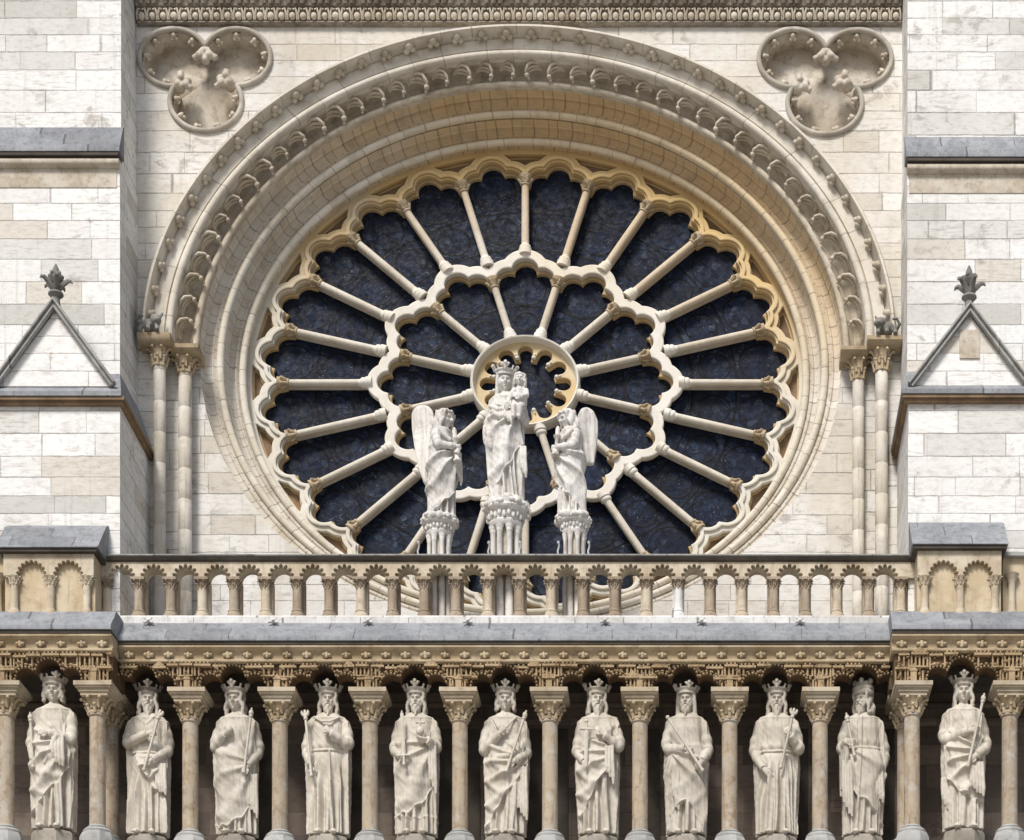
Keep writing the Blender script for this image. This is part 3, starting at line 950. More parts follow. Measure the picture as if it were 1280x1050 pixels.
def buttress(s, px_in_low, px_in_up, gpx, gy, ledge_y, label, split_y, fin_y):
    """s = -1 the one whose inner side is on the right"""
    YL, YU = -1.95, -1.15
    xin = WX(px_in_low, YL)
    xout = xin - 2.75 if s < 0 else xin + 2.75
    root = empty('buttress', ((xin + xout) / 2, YL, 0), label, 'buttress')
    zsp = WZ(split_y[1], YL - 0.14)                       # drip edge of the lower weathering
    ztop = ZTOP + 2.5
    w = MB()
    a, b = min(xin, xout), max(xin, xout)
    w.box(a, b, YL, 0.3, FLOOR - 0.35, zsp - 0.02)
    hold(w.build('lower_shaft', M['ashlar']), root)
    # upper shaft, in two stages split by the ledge
    xu = WX(px_in_up, YU)
    zl = WZ(ledge_y[1], YU - 0.16)
    a2, b2 = (a + 0.25, xu) if s < 0 else (xu, b - 0.25)
    w = MB()
    w.box(a2, b2, YU, 0.3, zsp - 0.3, zl)
    hold(w.build('middle_shaft', M['ashlar']), root)
    w = MB()
    w.box(a2 + 0.02, b2 - 0.02, YU + 0.14, 0.3, zl - 0.1, ztop)
    hold(w.build('upper_shaft', M['ashlar']), root)
    # ledge: sloping top, dark drip, tan roll, tan carved band under it
    e0 = a2 - 0.05 if s < 0 else a2 - 0.035
    e1 = b2 + 0.035 if s < 0 else b2 + 0.05
    zt = WZ(ledge_y[0], YU)
    l = MB()
    l.prism_x([(YU + 0.139, zt + 0.10), (YU + 0.06, zt + 0.04), (YU - 0.17, zl + 0.07), (YU - 0.17, zl + 0.015), (YU + 0.139, zl + 0.015)], e0, e1)
    led = hold(l.build('ledge', M['weather']), root)
    l = MB()
    l.prism_x([(YU - 0.155, zl + 0.012), (YU - 0.155, zl - 0.045), (YU - 0.10, zl - 0.05), (YU + 0.1, zl - 0.05), (YU + 0.1, zl + 0.012)], e0 + 0.03, e1 - 0.03)
    link(l.mesh('drip'), 'drip', M['edge'], led)
    l = MB()
    l.prism_x([(YU - 0.003, zl - 0.055)] + [(YU - 0.09 - 0.035 * math.cos(t), zl - 0.12 + 0.055 * math.sin(t)) for t in np.linspace(1.2, -1.4, 7)] + [(YU - 0.003, zl - 0.20)], e0 + 0.03, e1 - 0.03)
    l.box(e0 + 0.07, e1 - 0.09, YU - 0.014, YU - 0.003, zl - 0.52, zl - 0.20)
    link(l.mesh('tan_moulding'), 'tan_moulding', M['tanband'], led)
    # lower weathering and cornice with returns along the inner side
    c0, c1 = (a - 0.1, b + 0.06) if s < 0 else (a - 0.12, b + 0.1)
    zt = zsp + 0.86
    l = MB()
    yb = YU - 0.002
    xin2 = xu
    fr = [(c0, YL - 0.16), (c1, YL - 0.16)]
    def ring(pts, z):
        return [(x, y, z) for x, y in pts]
    # loop of drip edge (front corners then back corners) and of the upper foot of the slope
    lo = [(c0, YL - 0.16), (c1, YL - 0.16), (c1, -0.02), (c0, -0.02)]
    up = [(a2, yb), (b2, yb), (b2, -0.02), (a2, -0.02)]
    v = ring(lo, zsp) + ring(lo, zsp + 0.075) + ring(up, zt)
    f = [(0, 1, 5, 4), (1, 2, 6, 5), (3, 0, 4, 7), (4, 5, 9, 8), (5, 6, 10, 9), (7, 4, 8, 11), (0, 3, 2, 1)]
    l.add(v, f)
    wt = hold(l.build('weathering', M['weather']), root)
    # brown moulded soffit under it, along front and inner side
    l = MB()
    for (o0, o1, za, zb_) in ((0.135, 0.0, 0.003, 0.055), (0.085, 0.0, 0.055, 0.11)):
        l.box(a - o0 * 0.8, b + o0 * 0.8, YL - o0, YL - 0.002, zsp - zb_, zsp - za)
        xi = b if s < 0 else a
        l.box(min(xi, xi - s * o0 * 0.8), max(xi, xi - s * o0 * 0.8), YL, -0.02, zsp - zb_, zsp - za)
    link(l.mesh('soffit_moulding'), 'soffit_moulding', M['soffit'], wt)
    # gablet standing on the slope
    gx, gz0, gz1 = WX(gpx[1], YL), WZ(gy[1], YL), WZ(gy[0], YL)
    hw = (gpx[2] - gpx[0]) / 2 / kk(YL)
    l = MB()
    v = [(gx - hw, YL + 0.02, gz0), (gx + hw, YL + 0.02, gz0), (gx, YL + 0.02, gz1), (gx - hw, YU - 0.02, gz0), (gx + hw, YU - 0.02, gz0), (gx, YU - 0.02, gz1)]
    l.add(v, [(0, 1, 2), (3, 5, 4), (0, 2, 5, 3), (1, 4, 5, 2), (0, 3, 4, 1)])
    gab = hold(l.build('gable', M['ashlar']), root, )
    for sg in (-1, 1):
        l = MB()
        dx, dz = -sg * hw, gz1 - gz0
        ln = math.hypot(dx, dz)
        ux, uz = dx / ln, dz / ln
        nx_, nz_ = (uz, -ux) if sg > 0 else (-uz, ux)
        p0 = np.array((gx + sg * hw * 1.03, gz0 - 0.03))
        p1 = np.array((gx, gz1 + 0.05))
        nn = np.array((nx_, nz_))
        prof = [(0.0, -0.02), (0.0, 0.07), (-0.09, 0.085), (-0.13, 0.075), (-0.135, 0.045), (-0.08, 0.03), (-0.075, 0.015), (-0.10, 0.005), (-0.10, -0.02), (-0.06, -0.035)]
        m_ = len(prof)
        vv = []
        for p in (p0, p1):
            for (yy, q) in prof:
                pp = p + nn * q
                vv.append((pp[0] if p is p0 else gx - sg * 0.001, YL + yy, pp[1] if p is p0 else p1[1] + q / max(abs(nz_), 0.3)))
        l.add(vv, [(i, (i + 1) % m_, m_ + (i + 1) % m_, m_ + i) for i in range(m_)] + [tuple(range(m_)), tuple(range(2 * m_ - 1, m_ - 1, -1))])
        l.add([(p0[0], YL, p0[1] + 0.05), (p1[0], YL, p1[1] + 0.1), (p1[0], YU, p1[1] + 0.1), (p0[0], YU, p0[1] + 0.05)], [(0, 1, 2, 3)])
        link(l.mesh('coping'), 'coping', M['coping'], gab)
    if s > 0:
        l = MB()
        zz = WZ(430, YL)
        l.box(gx - 0.17, gx + 0.17, YL - 0.006, YL + 0.03, zz - 0.24, zz + 0.24)
        link(l.mesh('tan_block'), 'tan_block', M['tanband'], gab)
    fo = link(FINM, 'finial', M['finial'], gab, 50)
    fh = (WZ(fin_y, YL - 0.03) - gz1)
    fo.location = (gx, YL + 0.06, gz1 + 0.02)
    fo.scale = (0.8, 0.8, fh / 0.95)
    return root


M['tanband'] = stone('tan_band_stone', (0.58, 0.53, 0.45), (0.46, 0.40, 0.315), (0.27, 0.22, 0.155), 0.8, scale=2.6, streak=0.2)
buttress(-1, 150, 150, (0, 68.5, 141), (388, 482), (160, 190), 'pale stone buttress whose leafy finial and gable stand left of the rose window', (470, 495), 328)
buttress(1, 1135, 1134, (1141, 1212, 1283), (393, 483), (172, 197), 'pale stone buttress whose leafy finial and gable stand right of the rose window', (470, 492), 330)

# ------------------------------------------------------------------ rose window
YT = 1.2
rose = empty('rose_window', (XC, YT, ZC), 'great round rose window of pale and ochre stone tracery spokes with dark blue leaded glass', 'window')
rose.scale = (1.02, 1, SQ * 1.02)
H15, H30 = R(7.5), R(15)


def head_sdf(x, z, rc, half):
    """cusped head of one light whose axis is +z: three lobes and the wedge between its spokes"""
    d = np.hypot(x, z - (rc + 0.20)) - 0.238
    for s in (-1, 1):
        d = np.minimum(d, np.hypot(x - s * 0.295, z - rc) - 0.232)
    return d


def lights(phi, r, n, off_ang, rc):
    """distance to the nearest light's lobes at polar points (phi from +z clockwise)"""
    st = 2 * math.pi / n
    q = np.mod(phi - off_ang + st / 2, st) - st / 2
    d = None
    for k in (-1, 0, 1):
        x, z = r * np.sin(q - k * st), r * np.cos(q - k * st)
        v = head_sdf(x, z, rc, st / 2)
        d = v if d is None else np.minimum(d, v)
    return d


def wedge(phi, r, n, off_ang, half_w, rtop):
    st = 2 * math.pi / n
    q = np.mod(phi - off_ang + st / 2, st) - st / 2
    w = r * np.sin(np.abs(st / 2 - np.abs(q)))
    return np.maximum(half_w - w, r - rtop)


def polar(phi, f, r0, r1, inside_first=True):
    rs = np.linspace(r0, r1, 1400)
    v = f(phi, rs)
    k = np.argmax(v <= 0)
    return rs[k] if v[k] <= 0 else r1


def loop(rs, ph):
    return [(r * math.sin(p), r * math.cos(p)) for r, p in zip(rs, ph)]


NPH = 24 * 44
PH = np.linspace(0, 2 * math.pi, NPH, endpoint=False) + 0.0007
RO, RI = 4.375, 2.235          # heights of the side lobes of the outer and the inner lights


def contour(n, off, rc, shrink, neck):
    f = lambda p, r: np.minimum(lights(p, r, n, off, rc) + shrink, wedge(p, r, n, off, 0.075 + shrink, rc))
    return np.array([polar(p, f, rc + 0.6, neck) for p in PH])


def spandrels(shrink):
    """dark openings between the heads and the outer frame"""
    f = lambda p, r: lights(p, r, 24, H15, RO) - (0.195 + shrink)
    r_in = np.array([polar(p, f, 5.06, 4.4) for p in PH])
    top = 4.945 - shrink
    out, cur = [], []
    ok = r_in < top - 0.015
    st = int(np.argmin(ok))
    idx = [(st + i) % NPH for i in range(NPH)]
    for i in idx + [idx[0]]:
        if ok[i]:
            cur.append(i)
        elif cur:
            if len(cur) > 6:
                lo = [(r_in[j] * math.sin(PH[j]), r_in[j] * math.cos(PH[j])) for j in cur]
                a, b = PH[cur[0]], PH[cur[-1]]
                if b < a:
                    b += 2 * math.pi
                hi = [(top * math.sin(t), top * math.cos(t)) for t in np.linspace(b, a, 12)]
                out.append(lo + hi)
            cur = []
    return out


oc = [(5.09 * math.sin(t), 5.09 * math.cos(t)) for t in np.linspace(0, 2 * math.pi, 360, endpoint=False)]
c_front = contour(24, H15, RO, 0.0, RO - 0.05)
c_back = contour(24, H15, RO, 0.04, RO - 0.07)
f_ = link(curve_mesh([oc, loop(c_front, PH)] + spandrels(0.0), 0.0, 0.13, 0.02), 'outer_tracery', M['tracery'], rose, 40)
link(curve_mesh([oc, loop(c_back, PH)] + spandrels(0.03), 0.131, 0.24, 0.015), 'tracery_rim', M['tracery_in'], f_, 40)
link(curve_mesh(spandrels(-0.02), 0.17, 0.20), 'spandrel_backing', M['soffit'], f_, 40)
r_hd = np.array([polar(p, lambda a, r: lights(a, r, 24, H15, RO) - 0.105, 5.06, 4.4) for p in PH])
link(curve_mesh([loop(r_hd, PH), loop(contour(24, H15, RO, -0.03, RO - 0.04), PH)], -0.05, -0.001, 0.02), 'head_moulding', M['tracery'], f_, 40)
# middle ring
fo_ = lambda p, r: lights(p, r, 12, 0.0, RI) - 0.19
r_out = np.array([polar(p, fo_, 3.2, 2.2) for p in PH])
fo2 = lambda p, r: lights(p, r, 12, 0.0, RI) - 0.14
r_out2 = np.array([polar(p, fo2, 3.2, 2.2) for p in PH])
c_front = contour(12, 0.0, RI, 0.0, RI - 0.05)
c_back = contour(12, 0.0, RI, 0.04, RI - 0.07)
f_ = link(curve_mesh([loop(r_out, PH), loop(c_front, PH)], -0.03, 0.12, 0.025), 'middle_tracery', M['tracery_mid'], rose, 40)
link(curve_mesh([loop(r_out2, PH), loop(c_back, PH)], 0.121, 0.24, 0.015), 'tracery_rim', M['tracery_in'], f_, 40)
# central eye
f_oc = lambda p, r: np.minimum(r - 0.56, np.min([np.hypot(r * np.sin(p) - 0.69 * math.sin(R(30 * k)), r * np.cos(p) - 0.69 * math.cos(R(30 * k))) for k in range(12)], axis=0) - 0.138)
ph2 = np.linspace(0, 2 * math.pi, 480, endpoint=False)
r_oc = np.array([polar(p, f_oc, 0.95, 0.3) for p in ph2])
r_oc2 = np.array([polar(p, lambda a, r: f_oc(a, r) + 0.022, 0.95, 0.3) for p in ph2])
ring_o = [(0.94 * math.sin(t), 0.94 * math.cos(t)) for t in np.linspace(0, 2 * math.pi, 120, endpoint=False)]
f_ = link(curve_mesh([ring_o, loop(r_oc, ph2)], 0.06, 0.15, 0.012), 'eye_tracery', M['eye'], rose, 40)
link(curve_mesh([ring_o, loop(r_oc2, ph2)], 0.151, 0.24, 0.01), 'tracery_rim', M['tracery_in'], f_, 40)
kn = MB()
for k in range(12):
    t = R(15 + 30 * k)
    kn.ell((0.585 * math.sin(t), 0.06, 0.585 * math.cos(t)), (0.042, 0.05, 0.042), nu=10, nv=7)
    kn.ell((0.65 * math.sin(t), 0.05, 0.65 * math.cos(t)), (0.026, 0.03, 0.026), nu=8, nv=6)
link(kn.mesh('cusp_knob_trim'), 'cusp_knob_trim', M['tracery_mid'], f_, 60)
hub = sweep([(0.99, 0.33), (0.995, 0.0), (0.985, -0.07), (0.965, -0.10), (0.94, -0.09), (0.925, -0.05), (0.92, 0.0), (0.90, 0.07)], 0, 360, 120, True, (0, 0), 1.0)
hub.build('eye_ring', M['tracery_mid'], rose)


def spoke(r0, r1, rad):
    s = MB()
    s.lathe([(rad, r0 + 0.1), (rad * 0.97, (r0 + r1) / 2), (rad * 0.93, r1 - 0.08)], 16, (0, 0.02, 0))
    s.box(-0.04, 0.04, 0.09, 0.22, r0, r1 + 0.03)
    o = s.build('spoke', M['spoke'], rose)
    b = MB()
    b.lathe([(rad * 1.75, r0 - 0.07), (rad * 1.75, r0 + 0.03), (rad * 1.45, r0 + 0.05), (rad * 1.55, r0 + 0.085), (rad * 1.4, r0 + 0.115), (rad * 1.05, r0 + 0.135), (rad, r0 + 0.17)], 16, (0, 0.02, 0))
    link(b.mesh('base'), 'base', M['tracery_mid'], o)
    c = MB()
    h = 0.17
    c.lathe([(rad * 0.9, r1 - 0.1), (rad * 1.25, r1 - 0.09), (rad * 1.25, r1 - 0.06), (rad * 0.95, r1 - 0.045), (rad * 1.2, r1 + 0.03), (rad * 1.7, r1 + 0.075), (rad * 1.75, r1 + 0.12)], 14, (0, 0.02, 0))
    for k in range(6):
        t = 2 * math.pi * k / 6
        c.tube([(rad * q * math.cos(t), 0.02 + rad * q * math.sin(t), r1 + dz) for q, dz in ((1.0, -0.04), (1.3, 0.01), (1.75, 0.045), (2.0, 0.03))], [0.03, 0.032, 0.034, 0.022], 6)
    link(c.mesh('capital'), 'capital', M['capital'], o, 50)
    return o


def turned(a):
    return Matrix.Rotation(a, 4, 'Y')


def ring_of(proto, angles):
    for i, a in enumerate(angles):
        o = proto if i == 0 else copy_part(proto, rose)
        o.rotation_euler = (0, a, 0)


ring_of(spoke(2.84, RO - 0.02, 0.070), [R(30 * k) for k in range(12)])
ring_of(spoke(2.67, RO - 0.02, 0.070), [R(15 + 30 * k) for k in range(12)])
ring_of(spoke(1.04, RI - 0.02, 0.068), [R(15 + 30 * k) for k in range(12)])


def pane(pts, y=0.215):
    p = MB()
    p.add([(x, y, z) for x, z in pts] + [(x, y + 0.02, z) for x, z in pts], [tuple(range(len(pts))), tuple(range(2 * len(pts) - 1, len(pts) - 1, -1))] + [(i, (i + 1) % len(pts), len(pts) + (i + 1) % len(pts), len(pts) + i) for i in range(len(pts))])
    return p.build('glass_pane', M['glass'], rose)


def sector(r0, r1, half):
    return [(r0 * math.sin(t), r0 * math.cos(t)) for t in np.linspace(-half, half, 8)] + [(r1 * math.sin(t), r1 * math.cos(t)) for t in np.linspace(half, -half, 10)]


ring_of(pane(sector(2.52, 4.97, H15 * 0.999)), [R(7.5 + 15 * k) for k in range(24)])
ring_of(pane(sector(0.90, 2.515, H30 * 0.999)), [R(30 * k) for k in range(12)])
pane([(0.895 * math.sin(t), 0.895 * math.cos(t)) for t in np.linspace(0, 2 * math.pi, 64, endpoint=False)])
bk = MB()
bk.lathe([(5.07, 0.0), (5.07, 0.3)], 90, mat=Matrix.Translation((0, 0.75, 0)) @ Matrix.Rotation(R(90), 4, 'X'))
link(bk.mesh('dark_backing'), 'dark_backing', M['edge'], rose)

# ------------------------------------------------------------------ balustrade and its piers
YB = -2.0
zr1, zr0 = WZ(692, YB - 0.08), WZ(781, YB)
bal = empty('balustrade', (XC, YB, zr0), 'long ochre and brown stone balustrade of small cusped arches running below the rose window', 'balustrade')
bx0, bx1 = WX(118, YB), WX(1146, YB)
mb = MB()
zc_ = zr1 - 0.085
mb.prism_x([(YB - 0.06, zc_), (YB - 0.115, zc_ + 0.045), (YB - 0.115, zr1 - 0.025), (YB - 0.07, zr1), (YB + 0.36, zr1), (YB + 0.36, zc_ + 0.01), (YB - 0.02, zc_ + 0.01)], bx0, bx1)
o = hold(mb.build('rail', M['coping']), bal)
mb = MB()
mb.prism_x([(YB - 0.105, zc_ + 0.03), (YB - 0.075, zc_ - 0.015), (YB - 0.02, zc_ - 0.03), (YB + 0.3, zc_ - 0.03), (YB + 0.3, zc_ + 0.008), (YB - 0.062, zc_ + 0.002)], bx0, bx1)
link(mb.mesh('rail_moulding'), 'rail_moulding', M['edge'], o)
# colonnettes stand on a white sill
zs1 = WZ(771.5, YB)
mb = MB()
mb.prism_x([(YB - 0.10, zr0 - 0.04), (YB - 0.10, zs1 - 0.03), (YB - 0.07, zs1), (YB + 0.34, zs1), (YB + 0.34, zr0 - 0.04)], bx0, bx1)
hold(mb.build('sill', M['sill']), bal)
pitch = 39.72 / kk(YB)
xs = [WX(172.7, YB) + pitch * i for i in range(-1, 25)]
zsp_ = WZ(722.5, YB)                      # springing of the little arches
arw = pitch / 2


def cusped(xc, zc0, r, n=7, depth=0.05, thick=None, base=None):
    """half round opening with n small cusped lobes round it, from springing up; (x, z)"""
    pts = [(xc - r, base)]
    for i in range(n):
        t0, t1 = math.pi * (1 - i / n), math.pi * (1 - (i + 1) / n)
        for u in np.linspace(0.0, 1.0, 7)[(0 if i == 0 else 1):]:
            t = t0 + (t1 - t0) * u
            rr = r - depth * (1 - math.sin(math.pi * u) ** 0.7)
            pts.append((xc + rr * math.cos(t), zc0 + rr * math.sin(t)))
    pts.append((xc + r, base))
    return pts


zt_ = zc_ - 0.03
hole1, hole2 = [], []
lo1, lo2 = [(bx0, zt_), (bx0, zsp_ - 0.01)], [(bx0, zt_), (bx0, zsp_ - 0.01)]
bays = [(xs[i] + xs[i + 1]) / 2 for i in range(len(xs) - 1)]
for xc in bays:
    c1 = cusped(xc, zsp_ + 0.0, arw - 0.04, 7, 0.075, base=zsp_ - 0.01)
    lo1 += c1
    r2 = arw - 0.095
    lo2 += [(xc - r2, zsp_ - 0.01)] + [(xc + r2 * math.cos(t), zsp_ + 0.0 + r2 * math.sin(t)) for t in np.linspace(math.pi, 0, 18)] + [(xc + r2, zsp_ - 0.01)]
lo1 += [(bx1, zsp_ - 0.01), (bx1, zt_)]
lo2 += [(bx1, zsp_ - 0.01), (bx1, zt_)]
hold(link(curve_mesh([lo1], YB - 0.03, YB + 0.05, 0.008), 'arcade', M['balu']), bal)
hold(link(curve_mesh([lo2], YB + 0.051, YB + 0.28, 0.0), 'arcade_back', M['balu']), bal)
# raised quatrefoil-like studs between the arches
col = MB()
r = 0.078
zb = zs1
hcol = zsp_ - zb
col.lathe([(r * 1.55, 0.0), (r * 1.55, 0.05), (r * 1.25, 0.085), (r * 1.35, 0.11), (r * 1.02, 0.135), (r, 0.16), (r * 0.97, hcol - 0.17), (r * 1.02, hcol - 0.165)], 18)
col.box(-0.10, 0.10, 0.08, 0.27, 0.0, hcol - 0.003)
pc = col.build('colonnette', M['colonnette'], bal)
cp = MB()
foliate_capital(cp, (0, 0, hcol - 0.19), r * 0.86, 0.15, 3)
cp.box(-0.115, 0.115, -0.125, 0.1, hcol - 0.045, hcol - 0.004)
link(cp.mesh('capital'), 'capital', M['colonnette'], pc, 50)
for i, x in enumerate(xs):
    o = pc if i == 0 else copy_part(pc, bal)
    o.location = (x - bal.location.x, 0.05, zb - bal.location.z)
# a few of the colonnettes were renewed in paler stone
for i, o in enumerate([c for c in bal.children if c.name.startswith('colonnette')]):
    if i in (0, 3, 5, 8, 12, 14, 17, 18, 20, 23, 25):
        o.data = o.data.copy()
        o.data.materials[0] = M['sill'] if i in (18,) else M['balu']

# piers with two blind arches each
def pier(px0, px1, arches, cols, label, ytop):
    Yp = -2.5
    x0, x1 = WX(px0, Yp), WX(px1, Yp)
    zt, zb_ = WZ(ytop, Yp), WZ(778, Yp)
    root = empty('balustrade_pier', ((x0 + x1) / 2, Yp, zb_), label, 'pier', 'balustrade piers')
    b = MB()
    b.box(x0, x1, Yp + 0.10, YB + 0.3, zb_, zt)
    hold(b.build('panel', M['ochre']), root)
    zsp = WZ(719, Yp)
    low = [(x0, zt), (x0, zsp - 0.005)]
    for a in arches:
        low += cusped(WX(a, Yp), zsp, 0.255, 9, 0.05, base=zsp - 0.005)
    low += [(x1, zsp - 0.005), (x1, zt)]
    hold(link(curve_mesh([low], Yp, Yp + 0.099, 0.008), 'blind_arcade', M['balu']), root)
    zsill = WZ(769, Yp)
    for c in cols:
        x = WX(c, Yp)
        cb = MB()
        rr = 0.062
        h = zsp - zsill
        cb.lathe([(rr * 1.6, 0), (rr * 1.6, 0.06), (rr * 1.2, 0.1), (rr, 0.14), (rr, h - 0.15)], 16, (x, Yp + 0.045, zsill))
        oc_ = hold(cb.build('colonnette', M['balu']), root)
        cb = MB()
        foliate_capital(cb, (x, Yp + 0.045, zsp - 0.16), rr, 0.15, 5)
        link(cb.mesh('capital'), 'capital', M['balu'], oc_, 50)
    s = MB()
    s.prism_x([(Yp - 0.06, zb_ - 0.03), (Yp - 0.06, zsill - 0.03), (Yp - 0.02, zsill), (Yp + 0.1, zsill), (Yp + 0.1, zb_ - 0.03)], x0 - 0.02, x1 + 0.02)
    hold(s.build('sill', M['sill']), root)
    # dark drip and grey sloping cap up to the buttress
    s = MB()
    s.box(x0 - 0.07, x1 + 0.07, Yp - 0.08, YB + 0.3, zt + 0.003, zt + 0.06)
    hold(s.build('drip', M['edge']), root)
    s = MB()
    zc2 = WZ(ytop - 38, -2.05)
    zc1 = WZ(ytop - 5, Yp - 0.1)
    s.prism_x([(Yp - 0.11, zt + 0.062), (Yp - 0.11, zc1 + 0.05), (-2.16, zc2 - 0.15), (-2.14, zc2 - 0.11), (-1.96, zc2), (-1.96, zt + 0.062)], x0 - 0.1, x1 + 0.1)
    hold(s.build('cap', M['weather']), root)
    return root


pier(4, 117, (39, 85), (17, 62.5, 107.5), 'ochre stone balustrade pier with two blind arches under the left buttress', 692)
pier(1147, 1252, (1179.5, 1222.5), (1156, 1200.5, 1244), 'ochre stone balustrade pier with two blind arches under the right buttress', 688)
# the balustrade's returns outside the piers
for (pa, pb, name) in ((-60, 3, 'l'), (1254, 1330, 'r')):
    x0, x1 = WX(pa, YB - 0.15), WX(pb, YB - 0.15)
    mb = MB()
    mb.box(x0, x1, YB - 0.1, YB + 0.3, zr0, zc_)
    zz = WZ(728, YB)
    q = x0 if name == 'l' else x1
    o = hold(mb.build('end_panel', M['ochre']), bal)
    mb = MB()
    mb.box(x0, x1, YB - 0.2, YB + 0.34, zc_ + 0.002, zr1 - 0.02)
    link(mb.mesh('end_rail'), 'end_rail', M['coping'], o)
    mb = MB()
    xm = WX(1265, YB - 0.2) if name == 'r' else WX(-3, YB - 0.2)
    mb.lathe([(0.1, zr0), (0.1, zr0 + 0.12), (0.065, zr0 + 0.2), (0.06, zz - 0.1), (0.09, zz), (0.13, zz + 0.06)], 16, (xm, YB - 0.16, 0))
    link(mb.mesh('colonnette'), 'colonnette', M['balu'], o)

# ------------------------------------------------------------------ gallery of the kings: canopy, back wall, columns
YG = -2.1
canopy = empty('gallery_canopy', (XC, YG, WZ(862, YG)), 'brown carved stone canopy and blue grey ledge over the row of statues', 'canopy')
mb = MB()
for d in (-0.045, 0.045):
    mb.ell((d, 0, 0), (0.042, 0.05, 0.036), nu=9, nv=6)
mb.ell((0, -0.005, -0.035), (0.035, 0.04, 0.03), nu=8, nv=6)
mb.tube([(0, 0.025, 0.06), (0, -0.025, 0.03), (0, -0.02, -0.05)], [0.02, 0.028, 0.02], 6)
ROSE = mb.mesh('rosette')
sec = [(WX(148, YG - 0.3), WX(1112, YG - 0.3), 0.0, 0.0), (-14.5, WX(148, YG - 0.3) - 0.002, -0.40, 0.03), (WX(1112, YG - 0.3) + 0.002, 8.5, -0.40, 0.03)]
zdrip = WZ(801, YG - 0.35)
ztop_sl = zr0 - 0.01
for i, (x0, x1, dy, dz) in enumerate(sec):
    y = YG + dy
    zd = zdrip + dz
    mb = MB()
    hm = ztop_sl + dz - (zd + 0.09)
    mb.prism_x([(-0.3, ztop_sl + dz), (y + 0.0, ztop_sl + dz), (y - 0.03, ztop_sl - 0.02 + dz), (y - 0.16, zd + 0.09 + hm * 0.52), (y - 0.175, zd + 0.09 + hm * 0.44), (y - 0.20, zd + 0.09 + hm * 0.42), (y - 0.35, zd + 0.09), (y - 0.36, zd + 0.075), (y - 0.36, zd + 0.005), (-0.3, zd + 0.005)], x0, x1)
    hold(mb.build('ledge', M['weather']), canopy)
    mb = MB()
    mb.box(x0 + 0.003, x1 - 0.003, y - 0.33, -0.3, zd - 0.045, zd + 0.002)
    hold(mb.build('drip', M['edge']), canopy)
    mb = MB()
    z0 = zd - 0.048
    mb.prism_x([(y - 0.31, z0), (y - 0.32, z0 - 0.04), (y - 0.29, z0 - 0.075), (y - 0.25, z0 - 0.09), (y - 0.22, z0 - 0.13), (y - 0.215, z0 - 0.2), (y - 0.24, z0 - 0.215), (y - 0.27, z0 - 0.235), (y - 0.27, z0 - 0.265), (y - 0.23, z0 - 0.285), (y + 0.3, z0 - 0.285), (y + 0.3, z0)], x0 + 0.002, x1 - 0.002)
    cor = hold(mb.build('cornice', M['cornice']), canopy)
    n = int((x1 - x0) / 0.325)
    for k in range(n):
        x = x0 + (k + 0.5) * (x1 - x0) / n
        o = link(ROSE, 'rosette', M['cornice'], cor, 60)
        o.location = (x, y - 0.245, z0 - 0.15)
        o.rotation_euler = (0, random.uniform(-0.12, 0.12), 0)
        q = random.uniform(0.9, 1.12)
        o.scale = (q, 1, q * random.uniform(0.9, 1.1))

COLS = [238, 350, 462.5, 575, 687.5, 800, 912, 1025]
PIERC = [8, 122, 1140, 1262]
KX = [185, 297, 411, 520, 632, 746, 858, 971, 1078]
zfr1 = zdrip - 0.048 - 0.285


